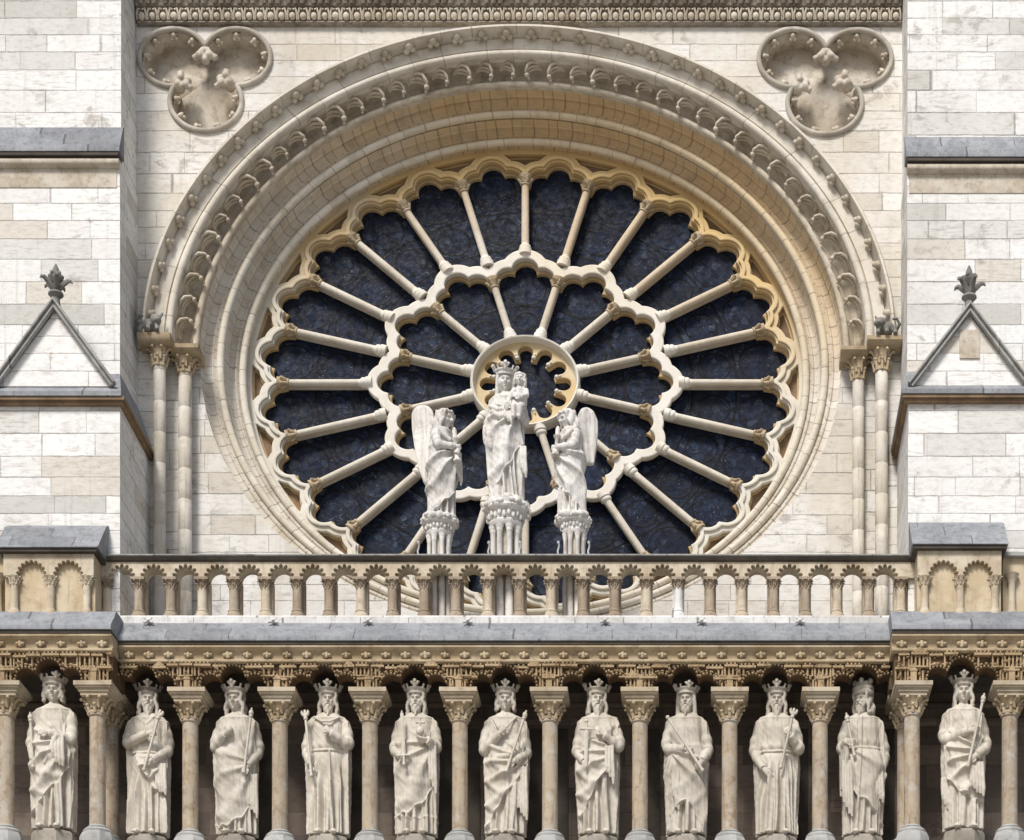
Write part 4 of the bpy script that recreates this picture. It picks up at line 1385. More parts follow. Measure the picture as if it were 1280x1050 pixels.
def frieze(xcols, Yf, zt, zb_, x0, x1, kings, rnd):
    """slab cut by a three-lobed arch over every statue, and its relief"""
    low = [(x0, zt), (x0, zb_)]
    edge = []
    for i in range(len(xcols) - 1):
        a, b = xcols[i], xcols[i + 1]
        if kings and not kings[i]:
            continue
        xc = (a + b) / 2
        w = (b - a)
        rs, rc = 0.185 * w / 1.52, 0.225 * w / 1.52
        cs = [(xc - 0.375 * w / 1.52, zb_ + 0.06, rs), (xc, zb_ + 0.17, rc), (xc + 0.375 * w / 1.52, zb_ + 0.06, rs)]
        pts = []
        for x in np.linspace(xc - 0.375 * w / 1.52 - rs, xc + 0.375 * w / 1.52 + rs, 61):
            z = max([cz + math.sqrt(max(rr * rr - (x - cx) ** 2, 0)) if abs(x - cx) <= rr else zb_ for cx, cz, rr in cs])
            pts.append((x, max(z, zb_)))
        low += pts
        edge.append((cs, pts))
    low += [(x1, zb_), (x1, zt)]
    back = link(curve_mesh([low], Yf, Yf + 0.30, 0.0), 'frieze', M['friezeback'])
    hold(back, canopy)
    rel = MB()
    H = zt - zb_
    yq = Yf - 0.002
    for cs, pts in edge:
        # two strings of beads round the lobes
        P = np.array(pts)
        L = np.concatenate([[0], np.cumsum(np.hypot(*np.diff(P, axis=0).T))])
        for k, s in enumerate(np.arange(0.04, L[-1], 0.062)):
            x, z = np.interp(s, L, P[:, 0]), np.interp(s, L, P[:, 1])
            if z > zb_ + 0.03:
                rel.ell((x, yq - 0.03, z + 0.012), (0.022, 0.035, 0.022), nu=7, nv=5)
        for cx, cz, rr in cs:
            for t in np.linspace(0.5, math.pi - 0.5, 7):
                q = rr + 0.055
                x, z = cx + q * math.cos(t), cz + q * math.sin(t)
                if z < zt - 0.03 and z > zb_ and min(math.hypot(x - a_, z - b_) - c_ for a_, b_, c_ in cs) > 0.03:
                    rel.ell((x, yq - 0.02, z), (0.035, 0.03, 0.02), rot=Matrix.Rotation(-t + math.pi / 2, 4, 'Y'), nu=7, nv=5)

    def inside(x, z, m=0.05):
        for cs, pts in edge:
            for a_, b_, c_ in cs:
                if math.hypot(x - a_, z - b_) < c_ + m:
                    return True
            if cs[0][0] - cs[0][2] < x < cs[2][0] + cs[2][2] and z < zb_ + 0.06 + m:
                return True
        return False
    # turreted canopies: tiers of little pillars under caps
    for tier, (za, zb2) in enumerate(((0.03, 0.45), (0.50, 0.92))):
        x = x0 + 0.02
        while x < x1 - 0.05:
            wd = rnd.choice((0.16, 0.20, 0.26))
            if rnd.random() < 0.12:
                x += 0.06
            z0, z1 = zb_ + H * za, zb_ + H * zb2 + rnd.uniform(-0.02, 0.02)
            proj = rnd.choice((0.045, 0.07, 0.095))
            nb = max(2, int(wd / 0.058))
            for k in range(nb + 1):
                xx = x + wd * k / nb
                if not inside(xx, z0 + 0.02, 0.03) and not inside(xx, (z0 + z1) / 2, 0.02) and xx < x1 - 0.02:
                    rel.tube([(xx, yq - proj * 0.6, z0), (xx, yq - proj * 0.6, z1 - 0.03)], [0.018, 0.018], 6)
            if not inside(x + wd / 2, z1 - 0.03, 0.02):
                xe = min(x + wd, x1)
                rel.box(x - 0.012, xe + 0.012, yq - proj - 0.02, yq, z1 - 0.035, z1)
                for k in range(nb):
                    xx = x + wd * (k + 0.5) / nb
                    if xx < x1 - 0.03:
                        rel.ell((xx, yq - proj - 0.01, z1 + 0.012), (0.02, 0.02, 0.026), nu=6, nv=5)
                if rnd.random() < 0.16:
                    xm = (x + xe) / 2
                    rel.add([(x, yq - proj - 0.02, z1), (xe, yq - proj - 0.02, z1), (xm, yq - proj - 0.03, z1 + 0.09), (x, yq, z1), (xe, yq, z1), (xm, yq, z1 + 0.09)], [(0, 1, 2), (3, 5, 4), (0, 2, 5, 3), (1, 4, 5, 2), (0, 3, 4, 1)])
            if not inside(x + wd / 2, z0 + 0.01, 0.05):
                rel.box(x - 0.01, min(x + wd, x1) + 0.01, yq - proj - 0.01, yq, z0 - 0.02, z0)
            x += wd + 0.045
    for k in range(int((x1 - x0) * 34)):
        x, z = rnd.uniform(x0 + 0.03, x1 - 0.03), zb_ + rnd.uniform(0.1, 0.97) * H
        if not inside(x, z, 0.035):
            rel.ell((x, yq - rnd.uniform(0, 0.05), z), (rnd.uniform(0.02, 0.042), 0.045, rnd.uniform(0.016, 0.032)), rot=Matrix.Rotation(rnd.uniform(-1, 1), 4, 'Y'), nu=7, nv=5)
    # pier of the canopy above each column
    for xc in xcols:
        if x0 - 0.05 < xc < x1 + 0.05:
            rel.box(max(xc - 0.05, x0), min(xc + 0.05, x1), yq - 0.09, yq, zb_, zb_ + H * 0.34)
            rel.add([(xc - 0.07, yq - 0.1, zb_ + H * 0.34), (xc + 0.07, yq - 0.1, zb_ + H * 0.34), (xc, yq - 0.1, zb_ + H * 0.56), (xc - 0.07, yq, zb_ + H * 0.34), (xc + 0.07, yq, zb_ + H * 0.34), (xc, yq, zb_ + H * 0.56)], [(0, 1, 2), (3, 5, 4), (0, 2, 5, 3), (1, 4, 5, 2), (0, 3, 4, 1)])
    link(rel.mesh('canopy_relief_trim'), 'canopy_relief_trim', M['frieze'], back, 50)


rnd = random.Random(3)
zfb = WZ(861, YG - 0.2)
xcen = [WX(128, YG)] + [WX(c, YG) for c in COLS] + [WX(1136, YG)]
frieze(xcen, YG - 0.17, zfr1, zfb, sec[0][0] + 0.0, sec[0][1], None, rnd)
Yp_ = -2.5
zfb2 = WZ(853, Yp_ - 0.2)
xl = [WX(-110, Yp_), WX(8, Yp_), WX(122, Yp_), WX(152, Yp_)]
xr = [WX(1110, Yp_), WX(1140, Yp_), WX(1262, Yp_), WX(1384, Yp_)]
frieze(xl, Yp_ - 0.17, zfr1 + 0.04, zfb2, -13.6, WX(140, Yp_ - 0.2), [True, True, False], rnd)
frieze(xr, Yp_ - 0.17, zfr1 + 0.04, zfb2, WX(1118, Yp_ - 0.2), 8.0, [False, True, True], rnd)
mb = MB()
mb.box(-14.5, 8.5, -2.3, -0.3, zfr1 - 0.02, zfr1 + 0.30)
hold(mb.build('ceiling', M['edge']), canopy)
for s_, xa, xb in ((1, WX(100, Yp_), WX(140, Yp_ - 0.2) - 0.002), (1, WX(1118, Yp_ - 0.2) + 0.002, WX(1160, Yp_))):
    mb = MB()
    mb.box(xa, xb, Yp_ + 0.14, YG + 0.1, zfb2 + 0.002, zfr1 + 0.03)
    hold(mb.build('corner_block', M['friezeback']), canopy)

gal = empty('gallery_wall', (XC, -1.0, 0), 'dark brown stone back wall of the statue gallery above a plain lower wall', 'wall')
mb = MB()
mb.box(-14.5, 8.5, -1.05, -0.35, 9.0, zfr1 + 0.1)
zgl = WZ(906, -1.1)
mb.prism_x([(-1.051, zgl), (-1.13, zgl + 0.03), (-1.13, zgl + 0.1), (-1.051, zgl + 0.13)], -14.5, 8.5)
zgl2 = WZ(884, -1.1)
mb.prism_x([(-1.051, zgl2), (-1.10, zgl2 + 0.03), (-1.10, zgl2 + 0.07), (-1.051, zgl2 + 0.1)], -14.5, 8.5)
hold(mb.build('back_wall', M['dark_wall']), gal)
zfl = WZ(1051, -1.85)
mb = MB()
mb.box(-14.5, 8.5, -2.62, -0.3, zfl - 0.75, zfl - 0.30)
hold(mb.build('gallery_floor', M['sill']), gal)
mb = MB()
mb.box(-14.5, 8.5, -2.6, -0.3, 0.0, zfl - 0.751)
hold(mb.build('lower_wall', M['ashlar']), gal)
# narrow dark doorways seen behind some statues
for px in (222, 330, 445, 556, 590, 668, 700, 815, 1000, 1108):
    x = WX(px, -1.05)
    mb = MB()
    mb.box(x - 0.14, x + 0.14, -1.075, -1.052, zfl - 0.3, zgl - 0.06)
    hold(mb.build('doorway', M['edge']), gal)


# columns
def gallery_column(ztop, zcapb, label):
    """origin at the top of the base, z = 0 at the gallery floor"""
    root = empty('gallery_column', (0, 0, 0), label, 'column', 'columns of the statue gallery')
    z0 = zfl - 0.298
    h = ztop - z0
    r = 0.134
    hc = ztop - zcapb
    s = MB()
    s.lathe([(r * 1.02, 0.34), (r * 1.0, 0.4), (r * 0.97, h - hc + 0.02)], 24)
    s.lathe([(r * 0.97, h - hc - 0.035), (r * 1.13, h - hc - 0.02), (r * 1.13, h - hc + 0.01), (r, h - hc + 0.025)], 24)
    s.build('shaft', M['shaft'], root)
    b = MB()
    b.lathe([(r * 2.2, 0.0), (r * 2.2, 0.17), (r * 1.95, 0.24), (r * 1.9, 0.25), (r * 1.9, 0.26)], 8, sides=8)
    b.lathe([(r * 1.75, 0.255), (r * 1.8, 0.29), (r * 1.55, 0.325), (r * 1.2, 0.335), (r * 1.28, 0.36), (r * 1.05, 0.385), (r * 1.0, 0.39)], 24)
    b.build('base', M['base'], root)
    c = MB()
    foliate_capital(c, (0, 0, h - hc), r * 0.98, hc - 0.215, 11)
    c.build('capital', M['capital'], root, 50)
    a = MB()
    t = h
    for (hw, za, zb_) in ((0.315, t - 0.075, t - 0.004), (0.29, t - 0.105, t - 0.075), (0.25, t - 0.16, t - 0.105), (0.225, t - 0.215, t - 0.16)):
        a.box(-hw, hw, -hw, hw + 0.08, za, zb_ - 0.001)
    # slope the middle moulding
    a.build('abacus', M['abacus'], root)
    return root


M['abacus'] = stone('abacus_stone', (0.52, 0.45, 0.345), (0.42, 0.345, 0.24), (0.15, 0.12, 0.09), 0.5, scale=2.0, local=True)
zt1 = WZ(861, YG - 0.315)
c0 = gallery_column(zfb - 0.002, WZ(899, YG - 0.13), '')
near = ['between the dark faced bearded king and the king pressing an orb', 'between the king pressing an orb and the belted cloaked king',
        'between the belted cloaked king and the king with upright sword', 'between the king with upright sword and the young curly haired king',
        'between the young curly haired king and the king with downturned sword', 'between the king with downturned sword and the hooded king',
        'between the hooded king and the square shouldered king', 'between the square shouldered king and the king turning aside']
for i, px in enumerate(COLS):
    o = c0 if i == 0 else copy_thing(c0, (0, 0, 0))
    o.location = (WX(px, YG), YG, zfl - 0.298)
    o['label'] = 'slender speckled stone column ' + near[i]
nearp = ['at the outer edge of the leftmost projecting bay', 'between the statue with a baton and the dark faced king', 'between the king turning aside and the slim king at the right', 'at the outer edge of the rightmost projecting bay']
for i, px in enumerate(PIERC):
    o = copy_thing(c0, (WX(px, Yp_), Yp_, zfl - 0.298 - (zfb - zfb2)))
    o['label'] = 'slender speckled stone column ' + nearp[i]
# second shafts behind the two corner columns carry the step in the canopy
for i, px in enumerate((139, 1131)):
    o = copy_thing(c0, (WX(px, -1.75), -1.75, zfl - 0.298))
    o['label'] = 'shaded stone column standing close behind the ' + ('left' if i == 0 else 'right') + ' corner column of the gallery'

# ------------------------------------------------------------------ statues
def head_mesh(mb, at, yaw=0.0, pitch=0.0, roll_=0.0, beard=0, hair='wavy', seed=0, s=1.0, hood=False):
    rnd = random.Random(seed)
    rot = Matrix.Rotation(yaw, 3, 'Z') @ Matrix.Rotation(pitch, 3, 'X') @ Matrix.Rotation(roll_, 3, 'Y')
    RM = np.array(rot)
    at = np.array(at)

    def T(p):
        return (np.asarray(p, float) * s) @ RM.T + at
    nl, nm = 84, 64
    lon = np.linspace(-math.pi, math.pi, nl, endpoint=False)
    lat = np.linspace(-1.5, 1.5, nm)
    LO, LA = np.meshgrid(lon, lat)
    rx = 0.130 - 0.03 * sstep(-LA, 0.1, 1.2)
    P = np.stack([rx * np.cos(LA) * np.sin(LO), -0.148 * np.cos(LA) * np.cos(LO), 0.178 * np.sin(LA)], -1)
    b = np.zeros_like(LO)

    def bump(lo, la, wl, wa, amp):
        nonlocal b
        b = b + amp * np.exp(-((LO - lo) / wl) ** 2 - ((LA - la) / wa) ** 2)
    bump(0, 0.02, 0.10, 0.22, 0.028)
    bump(0, -0.16, 0.15, 0.11, 0.042)
    for q in (-1, 1):
        bump(q * 0.36, 0.23, 0.26, 0.08, 0.026)
        bump(q * 0.36, 0.05, 0.19, 0.10, -0.048)
        bump(q * 0.36, 0.055, 0.10, 0.045, 0.022)
        bump(q * 0.58, -0.17, 0.2, 0.17, 0.012)
        bump(q * 0.28, -0.30, 0.08, 0.14, -0.010)
        bump(q * 0.15, -0.2, 0.06, 0.06, 0.012)
    bump(0, -0.37, 0.22, 0.035, 0.014)
    bump(0, -0.435, 0.26, 0.04, -0.026)
    bump(0, -0.51, 0.2, 0.045, 0.016)
    bump(0, -0.62, 0.2, 0.05, -0.010)
    bump(0, -0.85, 0.3, 0.2, 0.022)
    P = P * (1 + (b / 0.14)[..., None])
    mb.grid(T(P))
    # hair
    if hair != 'none':
        mb.ell(T((0, 0.035, 0.05)), (0.142 * s, 0.135 * s, 0.150 * s), nu=20, nv=14)
    if hair in ('wavy', 'curly'):
        for q in (-1, 1):
            for k in range(5):
                y0 = -0.095 + 0.048 * k
                pts, rad = [], []
                for u in np.linspace(0, 1, 9):
                    w = 0.016 * math.sin(u * 11 + k * 1.7 + rnd.random())
                    pts.append(T((q * (0.118 + 0.045 * u + w), y0 + 0.03 * u + (0.03 if k == 0 else 0) * u, 0.12 - (0.34 if hair == 'wavy' else 0.27) * u)))
                    rad.append((0.034 - 0.008 * abs(u - 0.5)) * s)
                mb.tube(np.array(pts), rad, 8)
        if hair == 'curly':
            for k in range(26):
                t = rnd.uniform(-1.0, 1.0) * 2.2
                zz = rnd.uniform(-0.12, 0.13)
                q = 0.155 + rnd.uniform(-0.01, 0.012)
                if abs(t) < 0.75 and zz < 0.1:
                    t = math.copysign(rnd.uniform(0.85, 1.5), t)
                mb.ell(T((q * math.sin(t), -q * 0.85 * math.cos(t) + 0.02, zz)), (0.036 * s, 0.036 * s, 0.036 * s), nu=8, nv=6)
        for k in range(7):
            t = -0.75 + 1.5 * k / 6
            mb.ell(T((0.125 * math.sin(t), -0.128 * math.cos(t), 0.115 + 0.012 * math.cos(k * 2.0))), (0.033 * s, 0.03 * s, 0.028 * s), nu=8, nv=6)
    if hood:
        for q in (-1, 1):
            mb.tube(np.array([T((q * 0.11, -0.07, 0.15)), T((q * 0.148, -0.045, 0.05)), T((q * 0.155, -0.02, -0.08)), T((q * 0.15, 0.0, -0.2)), T((q * 0.17, 0.0, -0.3))]), [0.03 * s, 0.035 * s, 0.035 * s, 0.045 * s, 0.06 * s], 9)
        mb.ell(T((0, 0.06, 0.0)), (0.165 * s, 0.14 * s, 0.21 * s), nu=20, nv=14)
    if beard:
        mb.ell(T((0, -0.075, -0.15)), (0.088 * s, 0.07 * s, 0.085 * s), nu=16, nv=10)
        n = 9
        for k in range(n):
            t = -1 + 2 * k / (n - 1)
            pts, rad = [], []
            for u in np.linspace(0, 1, 6):
                x = t * 0.105 * (1 - 0.45 * u) + 0.008 * math.sin(u * 9 + k * 2)
                pts.append(T((x, -0.085 - 0.052 * (1 - abs(t)) + 0.004 * math.sin(8 * u + k), -0.03 - 0.075 * (1 - abs(t)) - (0.10 + 0.07 * beard * (1 - abs(t) * 0.7)) * u)))
                rad.append((0.021 - 0.008 * u) * s)
            mb.tube(np.array(pts), rad, 7)
        for q in (-1, 1):
            mb.tube(np.array([T((q * 0.008, -0.150, -0.062)), T((q * 0.04, -0.142, -0.075)), T((q * 0.07, -0.115, -0.115)), T((q * 0.075, -0.1, -0.15))]), [0.013 * s, 0.016 * s, 0.013 * s, 0.008 * s], 7)
    return T


def hand_mesh(mb, wrist, d, grip=None, side=1, s=1.0, curl=1.0):
    """palm, four fingers and a thumb; d points from wrist to knuckles; grip = axis of the thing held"""
    d = np.array(d, float)
    d /= np.linalg.norm(d)
    w = np.array(wrist, float)
    if grip is not None:
        a = np.array(grip, float)
    else:
        a = np.cross(d, np.array((0.0, -1.0, 0.0)))
        if np.linalg.norm(a) < 0.1:
            a = np.array((1.0, 0, 0))
    a -= np.dot(a, d) * d
    a /= np.linalg.norm(a) + 1e-9
    n = np.cross(a, d)
    if n[1] > 0:
        n = -n                                     # towards the viewer: the back of the hand
    pal = []
    for u, wd, th in ((-0.02, 0.036, 0.03), (0.03, 0.046, 0.03), (0.07, 0.052, 0.027), (0.10, 0.048, 0.022)):
        ring_ = [w + d * u + a * wd * math.cos(t) + n * th * math.sin(t) for t in np.linspace(0, 2 * math.pi, 12, endpoint=False)]
        pal.append(ring_)
    mb.grid(np.array(pal) * 1.0)
    for k, (q, ln) in enumerate(((-0.036, 0.085), (-0.012, 0.095), (0.012, 0.09), (0.036, 0.072))):
        p = w + d * 0.095 + a * q
        pts = [p - d * 0.02, p]
        ang_ = 0.12 + 0.05 * k
        step = ln / 3
        for j in range(4):
            ang_ += (0.55 if grip is not None else 0.16) * curl
            p = p + step * (d * math.cos(ang_) - n * math.sin(ang_))
            pts.append(p)
        mb.tube(np.array(pts), [0.017, 0.017, 0.016, 0.015, 0.014, 0.011], 7)
    p = w + d * 0.03 - a * 0.045 * side
    pts = [p, p + d * 0.03 - a * 0.022 * side + n * 0.01, p + d * 0.06 - a * 0.022 * side - n * 0.005, p + d * 0.085 - a * 0.01 * side - n * 0.02]
    mb.tube(np.array(pts), [0.02, 0.019, 0.016, 0.012], 7)


def interp(z, pts):
    xs_, ys_ = zip(*pts)
    z = np.asarray(z)
    i = np.clip(np.searchsorted(xs_, z) - 1, 0, len(xs_) - 2)
    xs_, ys_ = np.array(xs_), np.array(ys_)
    t = np.clip((z - xs_[i]) / (xs_[i + 1] - xs_[i]), 0, 1)
    return ys_[i] + (ys_[i + 1] - ys_[i]) * t * t * (3 - 2 * t) * 0.6 + (ys_[i + 1] - ys_[i]) * t * 0.4


def robe(mb, sp):
    """robed figure from hem to neck as one lofted surface with modelled folds"""
    rs = np.random.RandomState(sp.get('seed', 1))
    nz, na = 260, 220
    zs = np.linspace(0.05, 2.10, nz)
    a = np.linspace(-math.pi, math.pi, na, endpoint=False)
    A, Z = np.meshgrid(a, zs)
    wf = sp.get('w', 1.0)
    hx = interp(zs, [(0.05, 0.30), (0.3, 0.305), (0.8, 0.32), (1.15, 0.335), (1.38, 0.33), (1.55, 0.315), (1.75, 0.335), (1.88, 0.335), (1.96, 0.275), (2.01, 0.18), (2.05, 0.095), (2.10, 0.085)]) * wf
    hy = interp(zs, [(0.05, 0.25), (0.5, 0.24), (1.15, 0.25), (1.38, 0.235), (1.5, 0.215), (1.75, 0.23), (1.88, 0.205), (1.97, 0.165), (2.02, 0.13), (2.05, 0.10), (2.10, 0.088)])
    sway = sp.get('sway', 0.0)
    cx = sway * np.sin((zs - 0.1) / 1.9 * math.pi)
    cyv = -0.03 * np.exp(-((zs - 1.15) / 0.3) ** 2)
    d = np.zeros_like(A)
    low = sstep(Z, sp.get('foldtop', 1.45), sp.get('foldtop', 1.45) - 0.5)
    # hanging folds: rounded ridges with narrow valleys
    nf = sp.get('nf', 9)
    c0 = np.sort(np.linspace(-math.pi, math.pi, nf * 2, endpoint=False) + rs.uniform(-0.1, 0.1, nf * 2))
    flut = np.zeros_like(A)
    for c in c0:
        drift = rs.uniform(-0.22, 0.22)
        wv = rs.uniform(0.085, 0.145)
        top = rs.uniform(0.9, 1.5)
        cc = c * (1 - 0.12 * (Z - 0.1)) + drift * (Z - 0.3) * 0.5 + 0.03 * np.sin(Z * 4 + c * 3)
        dd = np.mod(A - cc + math.pi, 2 * math.pi) - math.pi
        flut += rs.uniform(0.7, 1.2) * np.exp(-(np.abs(dd) / wv) ** 2.4) * sstep(Z, top, top - 0.5)
    d += 2.4 * sp.get('flute', 0.048) * (flut - 0.45) * low
    # chest: soft creases
    up = 1 - low
    d += 0.010 * up * np.sin(7 * A + 9 * Z + 1.3 * np.sin(5 * Z)) * sstep(Z, 2.0, 1.85)
    if sp.get('belt'):
        zb = sp['belt'] - 0.02 * np.cos(A)
        d += -0.035 * np.exp(-((Z - zb) / 0.055) ** 2) + 0.036 * np.exp(-((Z - zb) / 0.018) ** 4)
        d += 0.02 * np.exp(-((Z - zb - 0.10) / 0.06) ** 2) * (0.6 + 0.4 * np.sin(14 * A))
    if sp.get('mantle'):
        m_ = sp['mantle']
        # lower edge of the mantle in front and its folds hanging in curves from the gathering hand
        zh = m_['z0'] + m_['slope'] * A + m_.get('curve', 0.0) * A * A + 0.025 * np.sin(9 * A + 1)
        msk = sstep(Z, zh - 0.010, zh + 0.010) * sstep(Z, m_.get('top', 1.5) + 0.25 + m_.get('tslope', 0.0) * A, m_.get('top', 1.5) + m_.get('tslope', 0.0) * A)
        ax, az = m_['hold']
        rr = np.sqrt(((A - ax) * 0.33) ** 2 + (Z - az) ** 2)
        th = np.arctan2((A - ax) * 0.33, az - Z + 1e-6)
        q = m_.get('n', 7) * th + m_.get('k', 10.0) * rr * m_.get('arc', 0.3) + 0.6 * np.sin(5 * rr)
        q2 = m_.get('k', 16.0) * rr + 1.6 * th
        f1 = 1.05 * (0.5 + 0.5 * np.cos(2 * q)) ** 2.6 - 0.34
        f2 = 1.05 * (0.5 + 0.5 * np.cos(2 * 0.8 * q2)) ** 2.6 - 0.34
        mix = m_.get('arc', 0.3)
        fold = (1 - mix) * f1 + mix * f2
        amp = 1.75 * m_.get('amp', 0.05) * sstep(rr, 0.03, 0.25) * (1 - 0.3 * sstep(rr, 0.9, 1.5))
        d = d * (1 - msk) + msk * (0.058 + amp * fold)
        # thick rolled hem
        d += 0.018 * np.exp(-((Z - zh - 0.018) / 0.016) ** 2) * sstep(Z, m_.get('top', 1.5), m_.get('top', 1.5) - 0.2)
    if sp.get('cloak', True):
        ca = sp.get('cloak_a', 1.12) + 0.10 * np.sin(Z * 2.3 + sp.get('seed', 0)) + sp.get('cloak_in', 0.0) * sstep(Z, 1.3, 1.9)
        msk = sstep(np.abs(A), ca, ca + 0.07) * sstep(Z, 2.0, 1.86)
        thick = 0.055 + 0.028 * np.sin(np.abs(A) * 11 + 2.0 * np.sin(Z * 1.5)) * sstep(Z, 1.9, 1.4)
        d = d * (1 - msk) + msk * thick
        d += 0.022 * np.exp(-((np.abs(A) - ca - 0.05) / 0.05) ** 2) * sstep(Z, 1.95, 1.8)
    if sp.get('collar', True):
        d += 0.022 * np.exp(-((Z - 1.965 + 0.04 * np.cos(A)) / 0.02) ** 2)
    if sp.get('vneck'):
        for q in (-1, 1):
            d += 0.02 * np.exp(-((Z - 1.97 + 0.30 * (0.55 - np.abs(A))) / 0.028) ** 2) * (np.sign(A) == q) * (np.abs(A) < 0.6)
    if sp.get('band'):
        d += 0.028 * sstep(np.abs(A - sp['band'] - 0.12 * (Z - 1.2)), 0.14, 0.10) * sstep(Z, 0.35, 0.45) * sstep(Z, 1.95, 1.9)
    if sp.get('bob'):
        d += 0.016 * np.exp(-((Z - 0.30 + 0.02 * np.cos(3 * A)) / 0.02) ** 2)
    kn = sp.get('knee', 0.0)
    if kn:
        d += 0.05 * np.exp(-((A - kn) / 0.35) ** 2 - ((Z - 0.75) / 0.35) ** 2)
    d += 0.004 * np.sin(23 * A + 31 * Z) * np.sin(17 * Z - 9 * A)
    e = 0.92
    P = np.zeros((nz, na, 3))
    ux, uy = np.sign(np.sin(A)) * np.abs(np.sin(A)) ** e, -np.sign(np.cos(A)) * np.abs(np.cos(A)) ** e
    P[..., 0] = cx[:, None] + ux * (hx[:, None] + d)
    P[..., 1] = cyv[:, None] + uy * (hy[:, None] + d)
    P[..., 2] = Z
    mb.grid(P)
    if sp.get('feet', True):
        for q in (-1, 1):
            mb.ell((q * 0.13, -0.27, 0.045), (0.065, 0.14, 0.05), rot=Matrix.Rotation(q * 0.25, 4, 'Z'), nu=14, nv=8)
            for k in range(4):
                x = q * 0.13 + (k - 1.5) * 0.028 + q * 0.03
                mb.ell((x, -0.39, 0.03), (0.016, 0.035, 0.02), nu=8, nv=6)


def sleeve(mb, pts, rad, seed=0, hang=0.0):
    """arm inside a sleeve: radii along shoulder, elbow, wrist with ring folds, plus cloth hanging from the forearm"""
    rs = random.Random(seed)
    pts = np.array(pts, float)
    n = 40
    t = np.linspace(0, 1, len(pts))
    u = np.linspace(0, 1, n)
    path = np.stack([np.interp(u, t, pts[:, i]) for i in range(3)], 1)
    for _ in range(10):
        path[1:-1] = 0.5 * path[1:-1] + 0.25 * (path[:-2] + path[2:])
    r = np.interp(u, t, rad)
    ph = rs.uniform(0, 6)
    r = r * (1 + 0.09 * np.sin(u * 34 + ph) * np.sin(u * 3.1) + 0.05 * np.sin(u * 17 + 2 * ph))
    mb.tube(path, r, 16)
    if hang:
        i0 = int(n * 0.55)
        for k in range(4):
            p = path[min(i0 + k * 4, n - 1)]
            L = hang * (1 - 0.12 * k + 0.1 * math.sin(3 * k))
            mb.tube(np.array([p, p + (0.01 * k, 0.01, -0.35 * L), p + (0.0, 0.03, -0.7 * L), p + (-0.01, 0.03, -L)]), [0.06, 0.05, 0.045, 0.03], 9)


def crown_mesh(T, s, kind):
    mb = MB()
    n = 40
    r0 = 0.168
    if kind == 'turban':
        for (zz, rr, q) in ((0.13, 0.155, 0.045), (0.19, 0.15, 0.05), (0.25, 0.12, 0.05)):
            a = np.linspace(0, 2 * math.pi, 28, endpoint=False)
            P = [T((rr * math.cos(t), 0.015 + rr * 0.95 * math.sin(t), zz + 0.012 * math.sin(5 * t + zz * 40))) for t in np.append(a, a[0])]
            mb.tube(np.array(P), q * s, 9)
        for k in range(5):
            t = 2 * math.pi * k / 5
            mb.ell(T((0.15 * math.cos(t), 0.015 + 0.14 * math.sin(t), 0.30)), (0.05 * s, 0.05 * s, 0.05 * s), nu=9, nv=7)
        mb.ell(T((0, 0.015, 0.24)), (0.14 * s, 0.14 * s, 0.07 * s))
        return mb.mesh('crown')
    a = np.linspace(0, 2 * math.pi, n, endpoint=False)
    prof = [(r0 - 0.02, 0.10), (r0 + 0.012, 0.10), (r0 + 0.014, 0.125), (r0 + 0.002, 0.13), (r0 + 0.014, 0.165), (r0 + 0.026, 0.17), (r0 + 0.026, 0.19), (r0 - 0.014, 0.19), (r0 - 0.025, 0.13)]
    P = np.array([[T((r * math.cos(t), 0.01 + r * 0.98 * math.sin(t), z)) for t in a] for r, z in prof])
    mb.grid(P, cap=False)
    # the cap inside the circlet
    mb.ell(T((0, 0.01, 0.13)), (0.145 * s, 0.145 * s, 0.10 * s), nu=16, nv=10)
    m_ = 8
    for k in range(m_):
        t = 2 * math.pi * (k + (0.5 if kind == 'low' else 0.0)) / m_ - math.pi / 2
        big = k % 2 == 0
        hgt = (0.095 if big else 0.06) * (0.8 if kind == 'low' else 1.0)
        def Q(u, z, o=0.0):
            r = r0 + 0.012 + 0.09 * (z / 0.14) + o
            tt = t + u / r0
            return T((r * math.cos(tt), 0.01 + r * math.sin(tt), 0.18 + z))
        if big:
            mb.tube(np.array([Q(0, 0), Q(0, hgt * 0.5), Q(0, hgt)]), [0.04 * s, 0.034 * s, 0.016 * s], 7)
            mb.ell(Q(0, hgt * 0.85), (0.036 * s, 0.030 * s, 0.036 * s), nu=9, nv=7)
            for q in (-1, 1):
                mb.tube(np.array([Q(0, 0.02), Q(q * 0.025, hgt * 0.45), Q(q * 0.045, hgt * 0.75), Q(q * 0.06, hgt * 0.7)]), [0.024 * s, 0.026 * s, 0.024 * s, 0.014 * s], 7)
        else:
            mb.tube(np.array([Q(0, 0), Q(0, hgt * 0.6), Q(0, hgt)]), [0.026 * s, 0.016 * s, 0.02 * s], 7)
        mb.ell(Q(0, -0.045, -0.008), (0.018 * s, 0.018 * s, 0.018 * s), nu=8, nv=6)
    return mb.mesh('crown')


